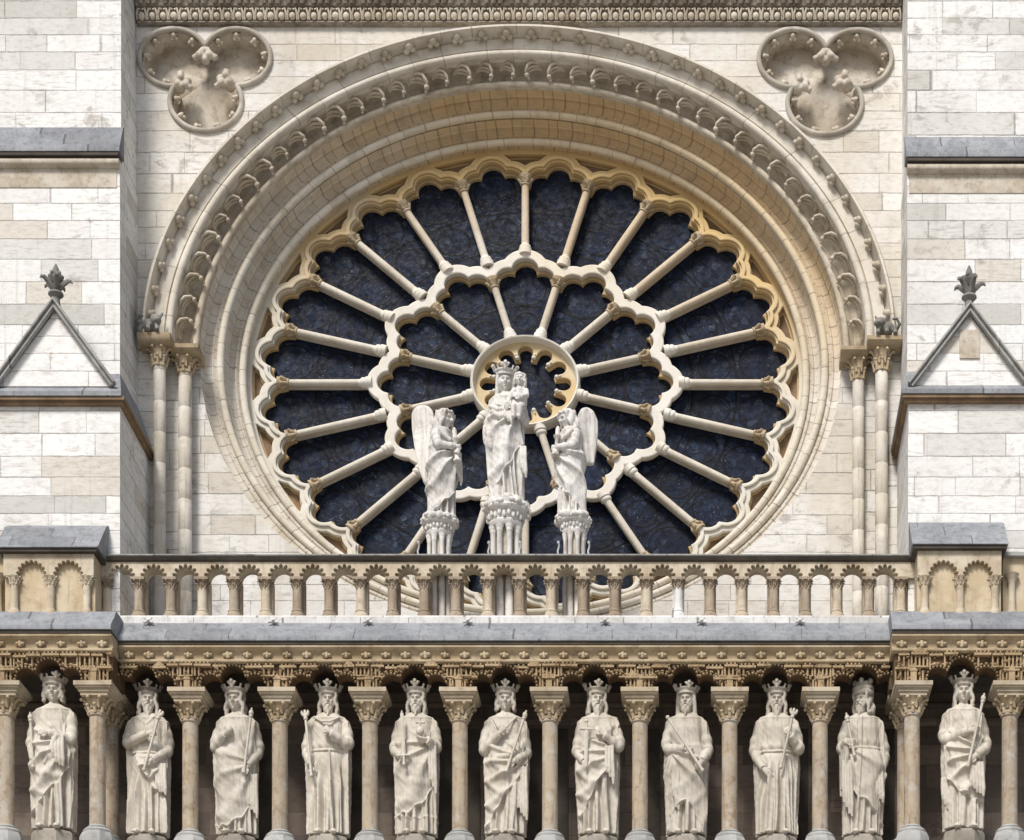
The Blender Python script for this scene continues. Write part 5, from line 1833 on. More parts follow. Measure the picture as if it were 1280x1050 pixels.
def sceptre_mesh(p0, p1, kind):
    mb = MB()
    p0, p1 = np.array(p0, float), np.array(p1, float)
    dv = (p1 - p0) / np.linalg.norm(p1 - p0)
    L = np.linalg.norm(p1 - p0)
    if kind == 'sword':
        x = np.cross(dv, (0, 1, 0))
        x /= np.linalg.norm(x)
        for u0, u1, w0, w1 in ((0.16, 0.93, 0.036, 0.03), (0.93, 1.0, 0.03, 0.003)):
            v = []
            for u, w in ((u0, w0), (u1, w1)):
                c = p0 + dv * L * u
                v += [c - x * w, c + np.array((0, -0.018, 0)), c + x * w, c + np.array((0, 0.018, 0))]
            mb.add(v, [(0, 1, 5, 4), (1, 2, 6, 5), (2, 3, 7, 6), (3, 0, 4, 7), (0, 3, 2, 1), (4, 5, 6, 7)])
        c = p0 + dv * L * 0.16
        mb.tube(np.array([c - x * 0.12, c, c + x * 0.12]), 0.022, 8)
        mb.tube(np.array([p0, c]), 0.022, 8)
        mb.ell(p0, (0.035, 0.035, 0.035), nu=10, nv=7)
        return mb.mesh('sword')
    mb.tube(np.array([p0, (p0 + p1) / 2, p1]), [0.026, 0.023, 0.024], 10)
    mb.ell(p0, (0.036, 0.036, 0.036), nu=10, nv=7)
    mb.ell(p1, (0.04, 0.04, 0.034), nu=10, nv=7)
    if kind == 'fleur':
        e = np.cross(dv, (0, 1, 0))
        e /= np.linalg.norm(e)
        for q in (-1, 0, 1):
            c = p1 + dv * 0.03
            mb.tube(np.array([c, c + dv * 0.05 + e * q * 0.05, c + dv * 0.10 + e * q * 0.065, c + dv * (0.12 if q == 0 else 0.07) + e * q * 0.07]), [0.026, 0.028, 0.026, 0.018], 8)
    elif kind == 'knob':
        mb.ell(p1 + dv * 0.055, (0.046, 0.046, 0.055), nu=12, nv=8)
        mb.ell(p1 + dv * 0.12, (0.022, 0.022, 0.026), nu=8, nv=6)
    return mb.mesh('sceptre')


ZS = 1.04


def statue(name, loc, H, label, cat, sp, mat, group=None, scale_extra=1.0, vox=0.0085):
    """sp: the pose; body units are metres for a figure 2.6 high"""
    s = H / 2.6
    root = empty(name, loc, label, cat, group, sp.get('turn', 0.0))
    root.scale = (s * sp.get('sx', 1.0), s, s)
    mb = MB()
    robe(mb, sp)
    for v in mb.v:
        v[:, 2] *= ZS
    nv0 = len(mb.v)
    hx = sp.get('sway', 0.0) * 0.1 + sp.get('hx', 0.0)
    T = head_mesh(mb, (hx, -0.05 + sp.get('hy', 0.0), 2.31 + sp.get('hz', 0.0)), sp.get('yaw', 0), sp.get('pitch', 0), sp.get('roll', 0), sp.get('beard', 0), sp.get('hair', 'wavy'), sp.get('seed', 1), sp.get('hs', 1.04), sp.get('hood', False))
    mb.tube(np.array([(0, 0.0, 1.95), (hx * 0.6, -0.02, 2.12), (hx, -0.03 + sp.get('hy', 0.0), 2.24)]), [0.14, 0.085, 0.08], 14)
    nv1 = len(mb.v)
    for i, ar in enumerate(sp.get('arms', [])):
        sg = ar['side']
        sh = (sg * 0.275 * sp.get('w', 1.0), 0.0, 1.85)
        el, wr = ar['elbow'], ar['wrist']
        pts = [sh, tuple((np.array(sh) + np.array(el)) / 2 + np.array((sg * 0.02, 0, 0))), el, tuple((np.array(el) + np.array(wr)) / 2), wr]
        rr = ar.get('r', (0.115, 0.105, 0.098, 0.078, 0.062))
        sleeve(mb, pts, rr, i + sp.get('seed', 0), ar.get('hang', 0.0))
        dv = np.array(ar.get('hand', np.array(wr) - np.array(el)), float)
        hand_mesh(mb, np.array(wr) + 0.02 * dv / np.linalg.norm(dv), dv, ar.get('grip'), ar.get('thumb', 1), 1.0, ar.get('curl', 1.0))
    for f in sp.get('extra', []):
        f(mb)
    for v in mb.v[nv1:]:
        v[:, 2] *= ZS
    if sp.get('body_turn'):
        t_ = sp['body_turn']
        RZ = np.array(Matrix.Rotation(t_, 3, 'Z'))
        lean = sp.get('lean', 0.0)
        for i in range(len(mb.v)):
            v = mb.v[i].copy()
            v[:, 1] -= lean * np.clip(v[:, 2] - 0.6, 0, None) ** 1.5
            mb.v[i] = v @ RZ.T
    body = link(remeshed(mb, vox, 1), 'body', mat, root, 180)
    if sp.get('crown', 'tall'):
        me = crown_mesh(T, sp.get('hs', 1.04), sp.get('crown', 'tall'))
        link(me, 'crown', sp.get('crown_mat', mat), root, 60)
    for (p0, p1, kd) in sp.get('holds', []):
        me = sceptre_mesh((p0[0], p0[1], p0[2] * ZS), (p1[0], p1[1], p1[2] * ZS), kd)
        link(me, me.name.split('.')[0], mat, root, 60)
    return root


def orb(at, r, cross=False):
    def f(mb):
        mb.ell(at, (r, r, r), nu=18, nv=12)
        if cross:
            x, y, z = at
            mb.tube(np.array([(x, y, z + r * 0.8), (x, y, z + r + 0.13)]), 0.018, 7)
            mb.tube(np.array([(x - 0.06, y, z + r + 0.07), (x + 0.06, y, z + r + 0.07)]), 0.018, 7)
            for q in ((-0.065, 0.07), (0.065, 0.07), (0, 0.14)):
                mb.ell((x + q[0], y, z + r + q[1]), (0.026, 0.02, 0.026), nu=8, nv=6)
    return f


def cloth(pts, rad):
    def f(mb):
        mb.tube(np.array(pts, float), rad, 10)
    return f


def belt_end(x, z0, L):
    return cloth([(x, -0.27, z0), (x + 0.01, -0.285, z0 - L * 0.5), (x + 0.03, -0.29, z0 - L)], [0.016, 0.015, 0.012])


def falls(x, y, z, L, n=4, dx=0.045, seed=0):
    """zigzag fall of gathered cloth"""
    def f(mb):
        rs = random.Random(seed)
        for k in range(n):
            xx = x + (k - (n - 1) / 2) * dx
            LL = L * (0.72 + 0.28 * (k / max(n - 1, 1))) * rs.uniform(0.93, 1.05)
            mb.tube(np.array([(xx * 0.96 + x * 0.04, y, z), (xx, y - 0.02, z - LL * 0.4), (xx + 0.012, y - 0.025, z - LL * 0.8), (xx + 0.012, y - 0.01, z - LL)]), [0.026, 0.033, 0.036, 0.022], 8)
    return f


FY = -0.34
KINGS = [
    dict(px=68, pier=True, top=845, label='curly haired beardless stone statue with broken baton and a cloth over its forearm', seed=11, beard=0, hair='curly', yaw=0.12, crown='low', w=1.03,
         mantle=dict(z0=0.62, slope=0.36, hold=(0.75, 1.45), n=6.5, arc=0.35, k=13, top=1.5, amp=0.05), nf=9,
         arms=[dict(side=-1, elbow=(-0.40, -0.05, 1.42), wrist=(-0.31, -0.20, 1.10), hand=(0.2, -0.2, -1), grip=(0, 0.2, 1)),
               dict(side=1, elbow=(0.37, -0.16, 1.42), wrist=(0.02, FY, 1.50), hand=(-1, -0.05, 0.06))],
         holds=[((-0.29, -0.27, 0.98), (-0.355, -0.22, 1.72), 'knob')],
         extra=[falls(0.17, -0.32, 1.46, 0.52, 4, 0.06, 1), cloth([(0.30, -0.22, 1.45), (0.15, -0.33, 1.45), (0.0, -0.31, 1.2), (-0.08, -0.29, 1.02)], [0.06, 0.05, 0.045, 0.03])]),
    dict(px=186, label='grey bearded king with dark worn face, right forearm across his chest', seed=12, beard=2, yaw=0.25, crown='tall', crown_dark=True, belt=1.36, vneck=True,
         mantle=dict(z0=0.95, slope=-0.55, curve=0.25, hold=(0.9, 1.3), n=6, arc=0.4, k=15, top=1.15, amp=0.045), nf=10,
         arms=[dict(side=-1, elbow=(-0.36, -0.16, 1.50), wrist=(0.07, -0.36, 1.60), hand=(1, -0.05, 0.25), grip=(0.3, 0, 1)),
               dict(side=1, elbow=(0.40, -0.05, 1.42), wrist=(0.16, -0.37, 1.17), hand=(-1, -0.1, -0.2), grip=(0.3, 0, 1))],
         holds=[((0.03, -0.42, 1.0), (0.28, -0.38, 1.84), 'fleur')],
         extra=[falls(0.30, -0.26, 1.15, 0.55, 4, 0.05, 2)]),
    dict(px=297, label='beardless king pressing an orb to his chest, long sceptre in his lowered hand', seed=13, beard=0, hair='wavy', yaw=-0.1, crown='tall', hx=-0.03, sway=-0.02,
         mantle=dict(z0=0.20, slope=0.18, curve=0.12, hold=(1.0, 1.2), n=4.5, arc=0.25, k=12, top=1.65, amp=0.03), flute=0.04, knee=-0.5,
         arms=[dict(side=-1, elbow=(-0.40, -0.14, 1.42), wrist=(-0.17, -0.35, 1.60), hand=(0.8, -0.15, 0.5), grip=(0.5, 0, -0.8)),
               dict(side=1, elbow=(0.41, -0.02, 1.40), wrist=(0.25, -0.30, 1.10), hand=(-0.5, -0.2, -0.9), grip=(0.1, 0.2, 1))],
         holds=[((0.20, -0.36, 0.98), (0.315, -0.30, 1.90), 'knob')],
         extra=[orb((-0.07, -0.34, 1.66), 0.07), falls(0.33, -0.2, 1.0, 0.72, 4, 0.045, 3)]),
    dict(px=411, label='broad bearded king in a belted tunic with clasped cloak and upright sceptre', seed=14, beard=1, yaw=0.12, crown='tall', belt=1.40, foldtop=1.4, nf=10, flute=0.055, w=1.04,
         arms=[dict(side=-1, elbow=(-0.41, -0.03, 1.40), wrist=(-0.28, -0.27, 1.12), hand=(0.35, -0.2, -0.9), grip=(-0.15, 0.1, 1)),
               dict(side=1, elbow=(0.41, -0.16, 1.46), wrist=(0.10, -0.36, 1.62), hand=(-0.75, -0.05, 0.6), grip=(0.8, 0, 0.4))],
         holds=[((-0.25, -0.36, 0.93), (-0.37, -0.30, 1.86), 'fleur')],
         extra=[belt_end(0.06, 1.36, 0.5), cloth([(-0.24, -0.18, 1.93), (-0.08, -0.265, 1.83), (0.08, -0.265, 1.83), (0.24, -0.18, 1.93)], 0.02)]),
    dict(px=521, label='long moustached king with an upright sword and an orb topped by a cross', seed=15, beard=1, yaw=0.0, crown='tall', nf=9, hair='wavy', bob=True, flute=0.045, w=1.03,
         mantle=dict(z0=0.42, slope=0.22, curve=0.14, hold=(0.75, 1.5), n=5, arc=0.2, k=12, top=1.5, amp=0.04),
         arms=[dict(side=-1, elbow=(-0.41, -0.05, 1.42), wrist=(-0.24, -0.31, 1.24), hand=(0.6, -0.3, -0.25), grip=(0.03, 0.0, 1)),
               dict(side=1, elbow=(0.40, -0.12, 1.44), wrist=(0.24, -0.38, 1.50), hand=(-1, -0.1, 0.0), grip=(0, -1, 0.5), curl=0.5)],
         holds=[((-0.175, -0.40, 1.10), (-0.225, -0.36, 1.98), 'sword')],
         extra=[orb((0.12, -0.40, 1.62), 0.075, True), falls(0.33, -0.27, 1.42, 0.75, 3, 0.05, 5)]),
    dict(px=632, label='young curly haired beardless king with a slanting sceptre, hand at his cloak cord', seed=16, beard=0, hair='curly', yaw=0.08, crown='tall', vneck=False, w=1.04, sway=0.02,
         mantle=dict(z0=0.62, slope=0.52, hold=(0.95, 1.25), n=6.5, arc=0.4, k=13, top=1.42, amp=0.05), nf=9,
         arms=[dict(side=-1, elbow=(-0.41, -0.12, 1.38), wrist=(-0.08, -0.35, 1.60), hand=(0.6, -0.05, 0.75), grip=(0.7, 0, -0.6)),
               dict(side=1, elbow=(0.40, -0.04, 1.36), wrist=(0.22, -0.35, 1.17), hand=(-0.9, -0.2, -0.35), grip=(0.35, 0, 1))],
         holds=[((0.06, -0.42, 0.98), (0.37, -0.32, 1.86), 'knob')],
         extra=[cloth([(-0.22, -0.19, 1.93), (-0.13, -0.27, 1.76), (-0.04, -0.30, 1.64)], 0.017), cloth([(0.22, -0.19, 1.93), (0.1, -0.28, 1.78), (0.0, -0.31, 1.68)], 0.017), cloth([(-0.28, -0.17, 1.30), (-0.1, -0.28, 1.24), (0.1, -0.30, 1.27), (0.25, -0.25, 1.33)], [0.04, 0.05, 0.05, 0.04]), falls(0.33, -0.25, 1.1, 0.9, 4, 0.05, 6)]),
    dict(px=748, label='long haired bearded king with a downturned sword, hand on his chest', seed=17, beard=2, yaw=0.2, crown='tall', hair='wavy', w=1.02, sway=-0.015, hx=-0.02,
         mantle=dict(z0=0.80, slope=0.62, hold=(0.95, 1.42), n=6.5, arc=0.4, k=13, top=1.5, tslope=0.25, amp=0.05), nf=9,
         arms=[dict(side=-1, elbow=(-0.40, -0.03, 1.40), wrist=(-0.26, -0.27, 1.18), hand=(0.35, -0.2, -0.9), grip=(0.0, 0.1, 1)),
               dict(side=1, elbow=(0.42, -0.17, 1.42), wrist=(0.12, -0.36, 1.58), hand=(-0.7, -0.03, 0.65))],
         holds=[((-0.20, -0.36, 1.80), (-0.215, -0.36, 1.02), 'sword')],
         extra=[falls(0.22, -0.3, 1.42, 0.62, 3, 0.06, 7)]),
    dict(px=858, label='hooded bearded king holding a heavy sceptre slantwise across his body', seed=18, beard=1, yaw=-0.15, crown='low', hood=True, hair='none', nf=10, w=1.02, flute=0.055,
         arms=[dict(side=-1, elbow=(-0.37, -0.16, 1.40), wrist=(-0.02, -0.36, 1.36), hand=(1, -0.05, -0.25), grip=(0.6, 0, 0.9)),
               dict(side=1, elbow=(0.41, -0.06, 1.40), wrist=(0.29, -0.36, 1.16), hand=(-0.45, -0.2, -0.6), grip=(0.75, 0, -0.8))],
         holds=[((0.30, -0.43, 0.99), (-0.34, -0.36, 1.86), 'plain')],
         extra=[falls(-0.20, -0.26, 1.2, 0.85, 3, 0.05, 8)], mantle=dict(z0=0.52, slope=-0.12, curve=-0.5, hold=(-0.9, 1.35), n=6, arc=0.2, k=12, top=1.3, amp=0.05)),
    dict(px=971, label='square shouldered moustached king in a plain belted gown, sceptre held at his side', seed=19, beard=2, yaw=-0.05, crown='tall', belt=1.38, nf=10, foldtop=1.35, flute=0.055, w=1.06,
         arms=[dict(side=-1, elbow=(-0.43, -0.02, 1.40), wrist=(-0.26, -0.28, 1.06), hand=(0.7, -0.2, -0.6)),
               dict(side=1, elbow=(0.42, -0.15, 1.38), wrist=(0.24, -0.35, 1.58), hand=(-0.45, -0.1, 0.6), grip=(0.4, 0, 0.9))],
         holds=[((0.06, -0.36, 1.06), (0.27, -0.38, 1.86), 'fleur')], extra=[belt_end(0.14, 1.34, 0.5)], cloak_a=1.2),
    dict(px=1078, label='king in a thick turban like crown turning his head aside, free arm hanging', seed=20, beard=1, yaw=-0.65, crown='turban', hair='wavy', nf=9, w=1.0, flute=0.05, sway=0.02, foldtop=1.5,
         band=-0.25, belt=1.44,
         arms=[dict(side=-1, elbow=(-0.40, -0.08, 1.40), wrist=(-0.31, -0.33, 1.50), hand=(0.6, -0.2, -0.2), grip=(-0.3, 0, 1), hang=0.75),
               dict(side=1, elbow=(0.42, 0.0, 1.36), wrist=(0.36, -0.14, 1.08), hand=(0, -0.2, -1))],
         holds=[((-0.18, -0.37, 1.25), (-0.30, -0.36, 1.80), 'knob')],
         extra=[falls(0.30, -0.2, 1.05, 0.55, 3, 0.05, 9), falls(-0.30, -0.25, 1.2, 0.95, 4, 0.05, 10)], cloak_a=1.25,
         mantle=dict(z0=0.55, slope=-0.28, hold=(-0.9, 1.4), n=4.5, arc=0.2, k=10, top=1.25, amp=0.035)),
    dict(px=1204, pier=True, top=846, label='slim beardless king with one arm across his waist and a sceptre on his shoulder', seed=21, beard=0, hair='wavy', yaw=-0.08, crown='tall', w=0.98, cloak_a=0.98, cloak_in=-0.15,
         mantle=dict(z0=0.55, slope=-0.2, curve=0.1, hold=(0.75, 1.25), n=7, arc=0.3, k=13, top=1.5, amp=0.05), nf=10,
         arms=[dict(side=-1, elbow=(-0.38, -0.12, 1.44), wrist=(0.05, -0.35, 1.53), hand=(1, -0.05, 0.1)),
               dict(side=1, elbow=(0.42, -0.05, 1.36), wrist=(0.20, -0.36, 1.14), hand=(-0.9, -0.15, -0.5), grip=(0.35, 0, 1))],
         holds=[((0.03, -0.42, 0.95), (0.30, -0.36, 1.98), 'knob')],
         extra=[falls(0.2, -0.31, 1.05, 0.55, 5, 0.055, 11), falls(-0.36, -0.15, 0.85, 0.5, 3, 0.04, 12)]),
]
PL = MB()
PL.lathe([(0.40, -0.31), (0.40, -0.06), (0.38, -0.02), (0.36, 0.0)], 8, sides=8)
PLM = PL.mesh('plinth')
for sp in KINGS:
    Y = -2.28 if sp.get('pier') else -1.88
    top = WZ(sp.get('top', 857), Y)
    base = zfl + 0.012 - (0.03 if sp.get('pier') else 0)
    sp.setdefault('sx', 0.91)
    mat = M['king']
    if sp.get('crown_dark'):
        sp['crown_mat'] = M['king_dark']
    r_ = statue('king_statue', (WX(sp['px'], Y), Y, base), top - base, sp['label'], 'statue', sp, mat, 'row of king statues')
    link(PLM, 'plinth', M['king_dark'], r_, 30)


# ------------------------------------------------------------------ the three white statues in front of the window
YV = -1.45


def pedestal(px, ytop, ymid, wpx, label):
    x = WX(px, YV)
    zt, zm, zb_ = WZ(ytop, YV), WZ(ymid, YV), FLOOR
    w = wpx / 2 / kk(YV)
    root = empty('statue_pedestal', (x, YV, zb_), label, 'pedestal', 'pedestals of the white statues')
    b = MB()
    h = zt - zm
    b.lathe([(w * 0.70, zm - 0.03), (w * 0.76, zm), (w * 0.78, zm + h * 0.12), (w * 0.72, zm + h * 0.2), (w * 0.80, zm + h * 0.5), (w * 0.98, zm + h * 0.62), (w * 1.02, zm + h * 0.72), (w * 0.95, zm + h * 0.82), (w * 0.98, zt)], 8, (0, 0, 0), sides=8)
    for k in range(24):
        t = 2 * math.pi * k / 24
        b.ell((w * 0.78 * math.cos(t), w * 0.78 * math.sin(t), zm + h * (0.33 + 0.1 * (k % 2))), (w * 0.085, w * 0.06, h * 0.16), nu=8, nv=6)
        if k % 3:
            b.ell((w * 0.93 * math.cos(t + 0.1), w * 0.93 * math.sin(t + 0.1), zm + h * (0.88 + 0.05 * math.sin(7 * k))), (w * 0.16, w * 0.12, h * 0.14), nu=8, nv=6)
    o = hold(b.build('carved_block', M['virgin'], None, 40), root)
    c = MB()
    c.lathe([(w * 0.42, zb_), (w * 0.42, zm - 0.02)], 8, sides=8)
    hold(c.build('core', M['niche']), root)
    for k in range(8):
        t = 2 * math.pi * (k + 0.5) / 8
        s = MB()
        r = w * 0.125
        s.lathe([(r * 1.5, zb_), (r * 1.5, zb_ + 0.85), (r * 1.25, zb_ + 0.9), (r, zb_ + 0.95), (r, zm - 0.15), (r * 1.2, zm - 0.13), (r * 1.1, zm - 0.11), (r * 1.7, zm - 0.025)], 12, (w * 0.56 * math.cos(t), w * 0.56 * math.sin(t), 0))
        s.ell((w * 0.56 * math.cos(t), w * 0.56 * math.sin(t), zm - 0.06), (r * 1.5, r * 1.5, 0.045), nu=10, nv=6)
        hold(s.build('colonnette', M['virgin']), root)
    for ch in root.children:
        ch.matrix_parent_inverse = Matrix.Translation((0, 0, -zb_))
    return zt


zv = pedestal(632, 633, 660, 57, 'white carved octagonal pedestal under the crowned woman, tallest of the three')
za1 = pedestal(549, 651, 670, 45, 'white carved pedestal under the angel with the tall pointed wing')
za2 = pedestal(718, 649, 668, 42, 'white carved pedestal under the angel with the blunt rounded wing')

HV = WZ(459, YV) - zv
rockv = [(0.30 * math.cos(t), 0.25 * math.sin(t), 0.02 + 0.03 * math.sin(3 * t)) for t in np.linspace(0, 2 * math.pi, 14)]


def base_lumps(mb):
    for k, p in enumerate(rockv):
        mb.ell((p[0] * 1.15, p[1] * 1.1, p[2]), (0.12, 0.12, 0.07 + 0.02 * (k % 3)), nu=12, nv=8)


sp = dict(seed=31, beard=0, hair='none', hood=True, yaw=0.12, pitch=0.10, crown='tall', w=0.93, sway=-0.045, hx=-0.03, nf=8, flute=0.055, cloak_a=1.0, hs=1.06, feet=False,
          mantle=dict(z0=0.52, slope=0.46, curve=0.02, hold=(0.55, 1.62), n=5.5, arc=0.15, k=12, top=1.62, amp=0.05), sx=0.93,
          arms=[dict(side=-1, elbow=(-0.37, -0.06, 1.40), wrist=(-0.33, -0.24, 1.17), hand=(0.1, -0.3, -1), hang=0.4),
                dict(side=1, elbow=(0.36, -0.10, 1.45), wrist=(0.24, -0.36, 1.62), hand=(-0.4, -0.1, 0.4), curl=0.6)],
          extra=[base_lumps, cloth([(-0.3, -0.2, 1.62), (-0.1, -0.29, 1.50), (0.1, -0.33, 1.52), (0.26, -0.32, 1.62)], [0.05, 0.06, 0.06, 0.05]), cloth([(-0.33, -0.15, 1.75), (-0.16, -0.28, 1.62), (0.05, -0.33, 1.62)], [0.04, 0.05, 0.04]),
                 falls(0.05, -0.34, 1.62, 0.28, 3, 0.06, 21), falls(-0.40, -0.12, 1.42, 0.45, 3, 0.05, 22), falls(0.34, -0.22, 1.0, 0.55, 3, 0.045, 23)])
vg = statue('woman_statue', (WX(634, YV), YV, zv - 0.02), HV, 'white stone statue of a crowned veiled woman holding a child before the round window', 'statue', sp, M['virgin'], None, vox=0.0095)
ch = MB()
head_mesh(ch, (0.29, -0.30, 2.14), 0.0, 0.0, 0.1, 0, 'curly', 5, 0.70)
P = []
for z, rx_, ry_, ox in ((1.62, 0.10, 0.09, 0.24), (1.70, 0.15, 0.12, 0.26), (1.85, 0.145, 0.115, 0.28), (1.96, 0.14, 0.10, 0.29), (2.02, 0.08, 0.07, 0.29), (2.08, 0.055, 0.055, 0.29)):
    P.append([(ox + (rx_ + 0.010 * math.sin(7 * t)) * math.cos(t), -0.27 + (ry_ + 0.010 * math.sin(7 * t)) * math.sin(t), z) for t in np.linspace(0, 2 * math.pi, 36, endpoint=False)])
ch.grid(np.array(P))
ch.tube(np.array([(0.18, -0.30, 1.96), (0.12, -0.38, 1.84), (0.09, -0.41, 1.76)]), [0.06, 0.05, 0.035], 10)
ch.tube(np.array([(0.40, -0.28, 1.96), (0.43, -0.36, 1.84), (0.33, -0.42, 1.80)]), [0.06, 0.05, 0.035], 10)
hand_mesh(ch, (0.085, -0.41, 1.755), (-0.4, -0.1, -0.8), None, 1, 0.7)
hand_mesh(ch, (0.32, -0.42, 1.80), (-1, -0.1, 0.2), None, 1, 0.7)
for q in (0.18, 0.29):
    ch.tube(np.array([(q + 0.03, -0.30, 1.68), (q, -0.42, 1.60), (q - 0.01, -0.40, 1.46), (q - 0.03, -0.43, 1.42)]), [0.085, 0.075, 0.055, 0.035], 10)
for v in ch.v:
    v[:, 2] *= ZS
link(remeshed(ch, 0.009, 1), 'child_figure', M['virgin'], vg, 180)


def wing_mesh(outline, y0, th, lean):
    """rounded feather-smooth wing: outline (x, z), thick in the middle and thin at the edge, bowed"""
    mb = MB()
    o = np.array(outline, float)
    k_ = o[np.argmin(np.abs(o[:, 0])), 0]
    o[:, 0] = k_ + (o[:, 0] - k_) * 0.88
    # densify
    n = 120
    L = np.concatenate([[0], np.cumsum(np.hypot(*np.diff(np.vstack([o, o[:1]]), axis=0).T))])
    oo = np.vstack([o, o[:1]])
    u = np.linspace(0, L[-1], n, endpoint=False)
    o = np.stack([np.interp(u, L, oo[:, 0]), np.interp(u, L, oo[:, 1])], 1)
    for _ in range(3):
        o = 0.5 * o + 0.25 * (np.roll(o, 1, 0) + np.roll(o, -1, 0))
    c = o.mean(0)
    rows = []
    for f, t in ((0.03, -0.25), (0.2, -0.27), (0.35, -0.30), (0.5, -0.34), (0.65, -0.40), (0.8, -0.46), (0.9, -0.50), (0.97, -0.45), (1.0, -0.1), (0.97, 0.2), (0.8, 0.42), (0.45, 0.5), (0.03, 0.5)):
        q = c + (o - c) * f
        x = q[:, 0]
        rows.append(np.stack([x, y0 + lean * (x - c[0]) + th * t + 0.25 * (x - c[0]) ** 2 + (0.022 * np.sin(30 * (x - c[0]) + 3.0 * (q[:, 1] - c[1])) * (1 if t < 0 and f < 0.95 else 0)), q[:, 1]], 1))
    mb.grid(np.array(rows))
    return mb.mesh('wing')


def candlestick(p0, p1):
    mb = MB()
    p0, p1 = np.array(p0, float), np.array(p1, float)
    d = p1 - p0
    L = np.linalg.norm(d)
    rot = d.normalized() if hasattr(d, 'normalized') else None
    q = Vector(d).to_track_quat('Z', 'Y').to_matrix().to_4x4()
    m = Matrix.Translation(Vector(p0)) @ q
    mb.lathe([(0.085, 0), (0.09, 0.03), (0.05, 0.07), (0.04, L * 0.25), (0.07, L * 0.3), (0.04, L * 0.36), (0.042, L * 0.55), (0.075, L * 0.6), (0.09, L * 0.66), (0.06, L * 0.68), (0.05, L * 0.7), (0.052, L * 0.92), (0.02, L)], 14, mat=m)
    return mb.mesh('candlestick')


HA = WZ(507, YV) - za1
sp = dict(seed=41, beard=0, hair='wavy', yaw=0.05, pitch=0.12, crown=None, body_turn=R(58), lean=0.03, w=0.86, nf=8, flute=0.055, cloak=False, hs=1.24, feet=False, hz=-0.03,
          mantle=dict(z0=0.50, slope=0.30, hold=(0.4, 1.5), n=6, arc=0.12, k=12, top=1.45, amp=0.05),
          arms=[dict(side=-1, elbow=(-0.34, -0.16, 1.50), wrist=(-0.08, -0.44, 1.50), hand=(0.7, -0.5, 0.1), grip=(0, 0, 1)),
                dict(side=1, elbow=(0.34, -0.16, 1.48), wrist=(0.08, -0.44, 1.38), hand=(-0.7, -0.5, 0.1), grip=(0, 0, 1))],
          extra=[base_lumps, falls(0.2, -0.33, 1.42, 0.6, 4, 0.05, 31), cloth([(-0.3, -0.12, 1.85), (-0.1, -0.3, 1.66), (0.2, -0.28, 1.5)], [0.05, 0.05, 0.045])])
an = statue('angel_statue', (WX(551, YV), YV, za1 - 0.02), HA, 'white angel statue with a tall pointed wing, turned right towards the crowned woman', 'statue', sp, M['virgin'], 'angels beside the crowned woman', vox=0.0095)
link(wing_mesh([(-0.18, 2.55), (-0.30, 2.68), (-0.50, 2.72), (-0.66, 2.68), (-0.76, 2.56), (-0.75, 2.2), (-0.68, 1.75), (-0.58, 1.3), (-0.42, 0.90), (-0.33, 0.84), (-0.26, 1.0), (-0.24, 1.4), (-0.2, 1.9), (-0.16, 2.3)], 0.16, 0.16, -0.15), 'wing', M['virgin'], an, 180)
link(candlestick((0.40, -0.26, 1.25), (0.33, -0.26, 2.0)), 'candlestick', M['virgin'], an, 60)

HB = WZ(508, YV) - za2
sp = dict(seed=42, beard=0, hair='wavy', yaw=-0.1, pitch=0.22, crown=None, body_turn=R(-52), lean=0.035, w=0.86, nf=9, flute=0.055, cloak=False, hs=1.24, feet=False, hx=0.0, hz=-0.03,
          mantle=dict(z0=0.62, slope=-0.28, hold=(-0.5, 1.45), n=6, arc=0.12, k=12, top=1.4, amp=0.05),
          arms=[dict(side=-1, elbow=(-0.34, -0.16, 1.48), wrist=(-0.08, -0.44, 1.36), hand=(0.7, -0.5, 0.1), grip=(0, 0, 1)),
                dict(side=1, elbow=(0.34, -0.16, 1.48), wrist=(0.08, -0.44, 1.46), hand=(-0.7, -0.5, 0.1), grip=(0, 0, 1))],
          extra=[base_lumps, cloth([(0.3, -0.12, 1.86), (0.1, -0.3, 1.68), (-0.2, -0.28, 1.52)], [0.05, 0.05, 0.045]), cloth([(-0.3, -0.2, 1.36), (0.0, -0.33, 1.32), (0.3, -0.2, 1.36)], [0.045, 0.05, 0.045])])
an = statue('angel_statue', (WX(715, YV), YV, za2 - 0.02), HB, 'white angel statue with a blunt rounded wing, bowing left towards the crowned woman', 'statue', sp, M['virgin'], 'angels beside the crowned woman', vox=0.0095)
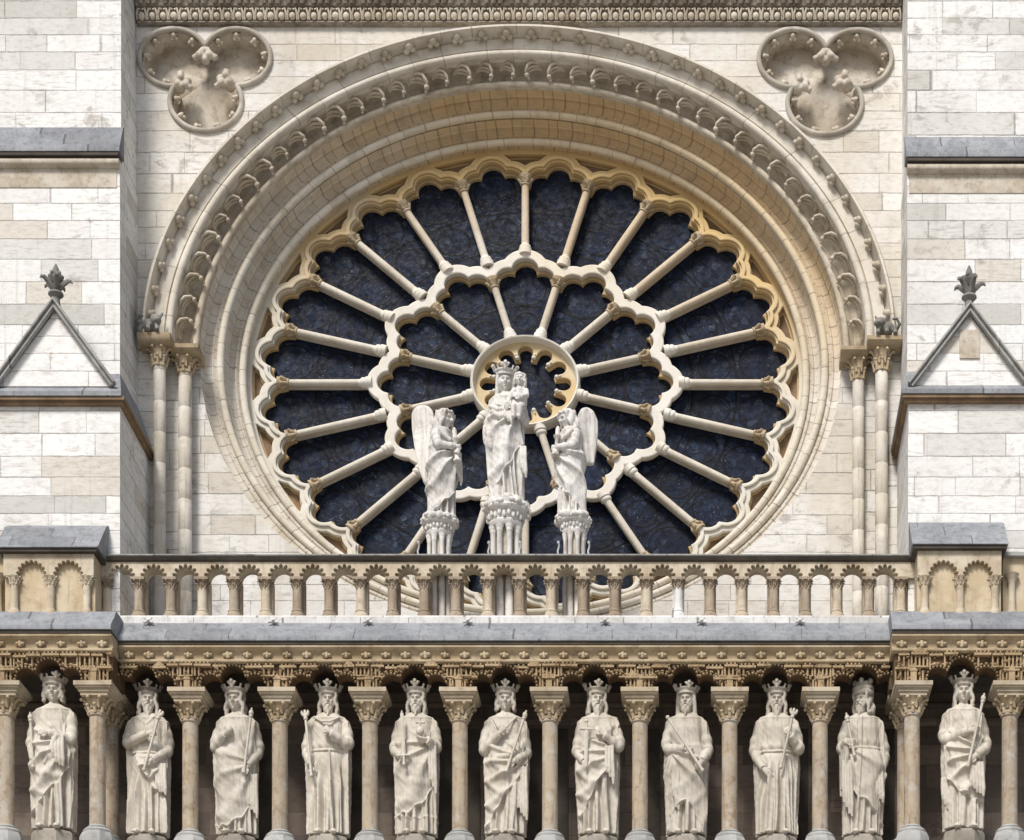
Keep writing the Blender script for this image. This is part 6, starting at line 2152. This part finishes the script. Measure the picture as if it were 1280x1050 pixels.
link(wing_mesh([(0.12, 2.45), (0.22, 2.62), (0.38, 2.66), (0.55, 2.58), (0.65, 2.38), (0.66, 2.1), (0.62, 1.7), (0.55, 1.32), (0.25, 1.30), (0.2, 1.5), (0.15, 2.0)], 0.12, 0.16, 0.15), 'wing', M['virgin'], an, 180)
link(candlestick((-0.36, -0.30, 1.36), (-0.30, -0.30, 2.02)), 'candlestick', M['virgin'], an, 60)

# ------------------------------------------------------------------ small carved heads on the ledge and thin rods on the rail
hm_ = MB()
hm_.ell((0, 0, 0), (0.085, 0.11, 0.08), nu=14, nv=10)
hm_.ell((0.0, -0.11, -0.03), (0.05, 0.08, 0.045), nu=12, nv=8)
for q in (-1, 1):
    hm_.tube(np.array([(q * 0.05, 0, 0.05), (q * 0.10, 0.0, 0.11), (q * 0.13, -0.01, 0.10)]), [0.035, 0.03, 0.014], 8)
    hm_.tube(np.array([(q * 0.06, -0.02, -0.04), (q * 0.13, -0.06, -0.06), (q * 0.15, -0.10, -0.09)]), [0.045, 0.04, 0.03], 8)
hmm = remeshed(hm_, 0.011, 1)
for px in (186, 342, 460, 585, 756, 877, 1000, 1122):
    o = link(hmm, 'carved_head', M['sill'], canopy, 180)
    o.scale = (0.5, 0.5, 0.5)
    o.location = (WX(px, YG - 0.08) - canopy.location.x, YG - 0.08 - canopy.location.y, WZ(776, YG - 0.08) - canopy.location.z)
rm = MB()
pts = [(0.012 * math.sin(9 * t), 0.012 * math.cos(9 * t), 0.30 * t) for t in np.linspace(0, 1, 14)]
rm.tube(np.array(pts), [0.016] * 13 + [0.02], 7)
rm.lathe([(0.04, 0.0), (0.04, 0.02), (0.016, 0.035)], 10)
rm.ell((0.0, 0, 0.31), (0.026, 0.026, 0.03), nu=10, nv=7)
rmm = rm.mesh('rod')
where = ['by the pointed wing angel', 'beside the crowned woman, pointed wing side', 'beside the crowned woman, blunt wing side', 'between the crowned woman and the blunt wing angel', 'at the outer side of the blunt wing angel']
for px, lab in zip((523, 611, 650, 698, 736), where):
    o = link(rmm, 'metal_rod', M['metal'], None, 60)
    o.location = (WX(px, YB + 0.2), YB + 0.2, zr1 - 0.002)
    tag(o, 'thin twisted metal rod on the rail ' + lab, 'rod', 'metal rods on the balustrade rail')
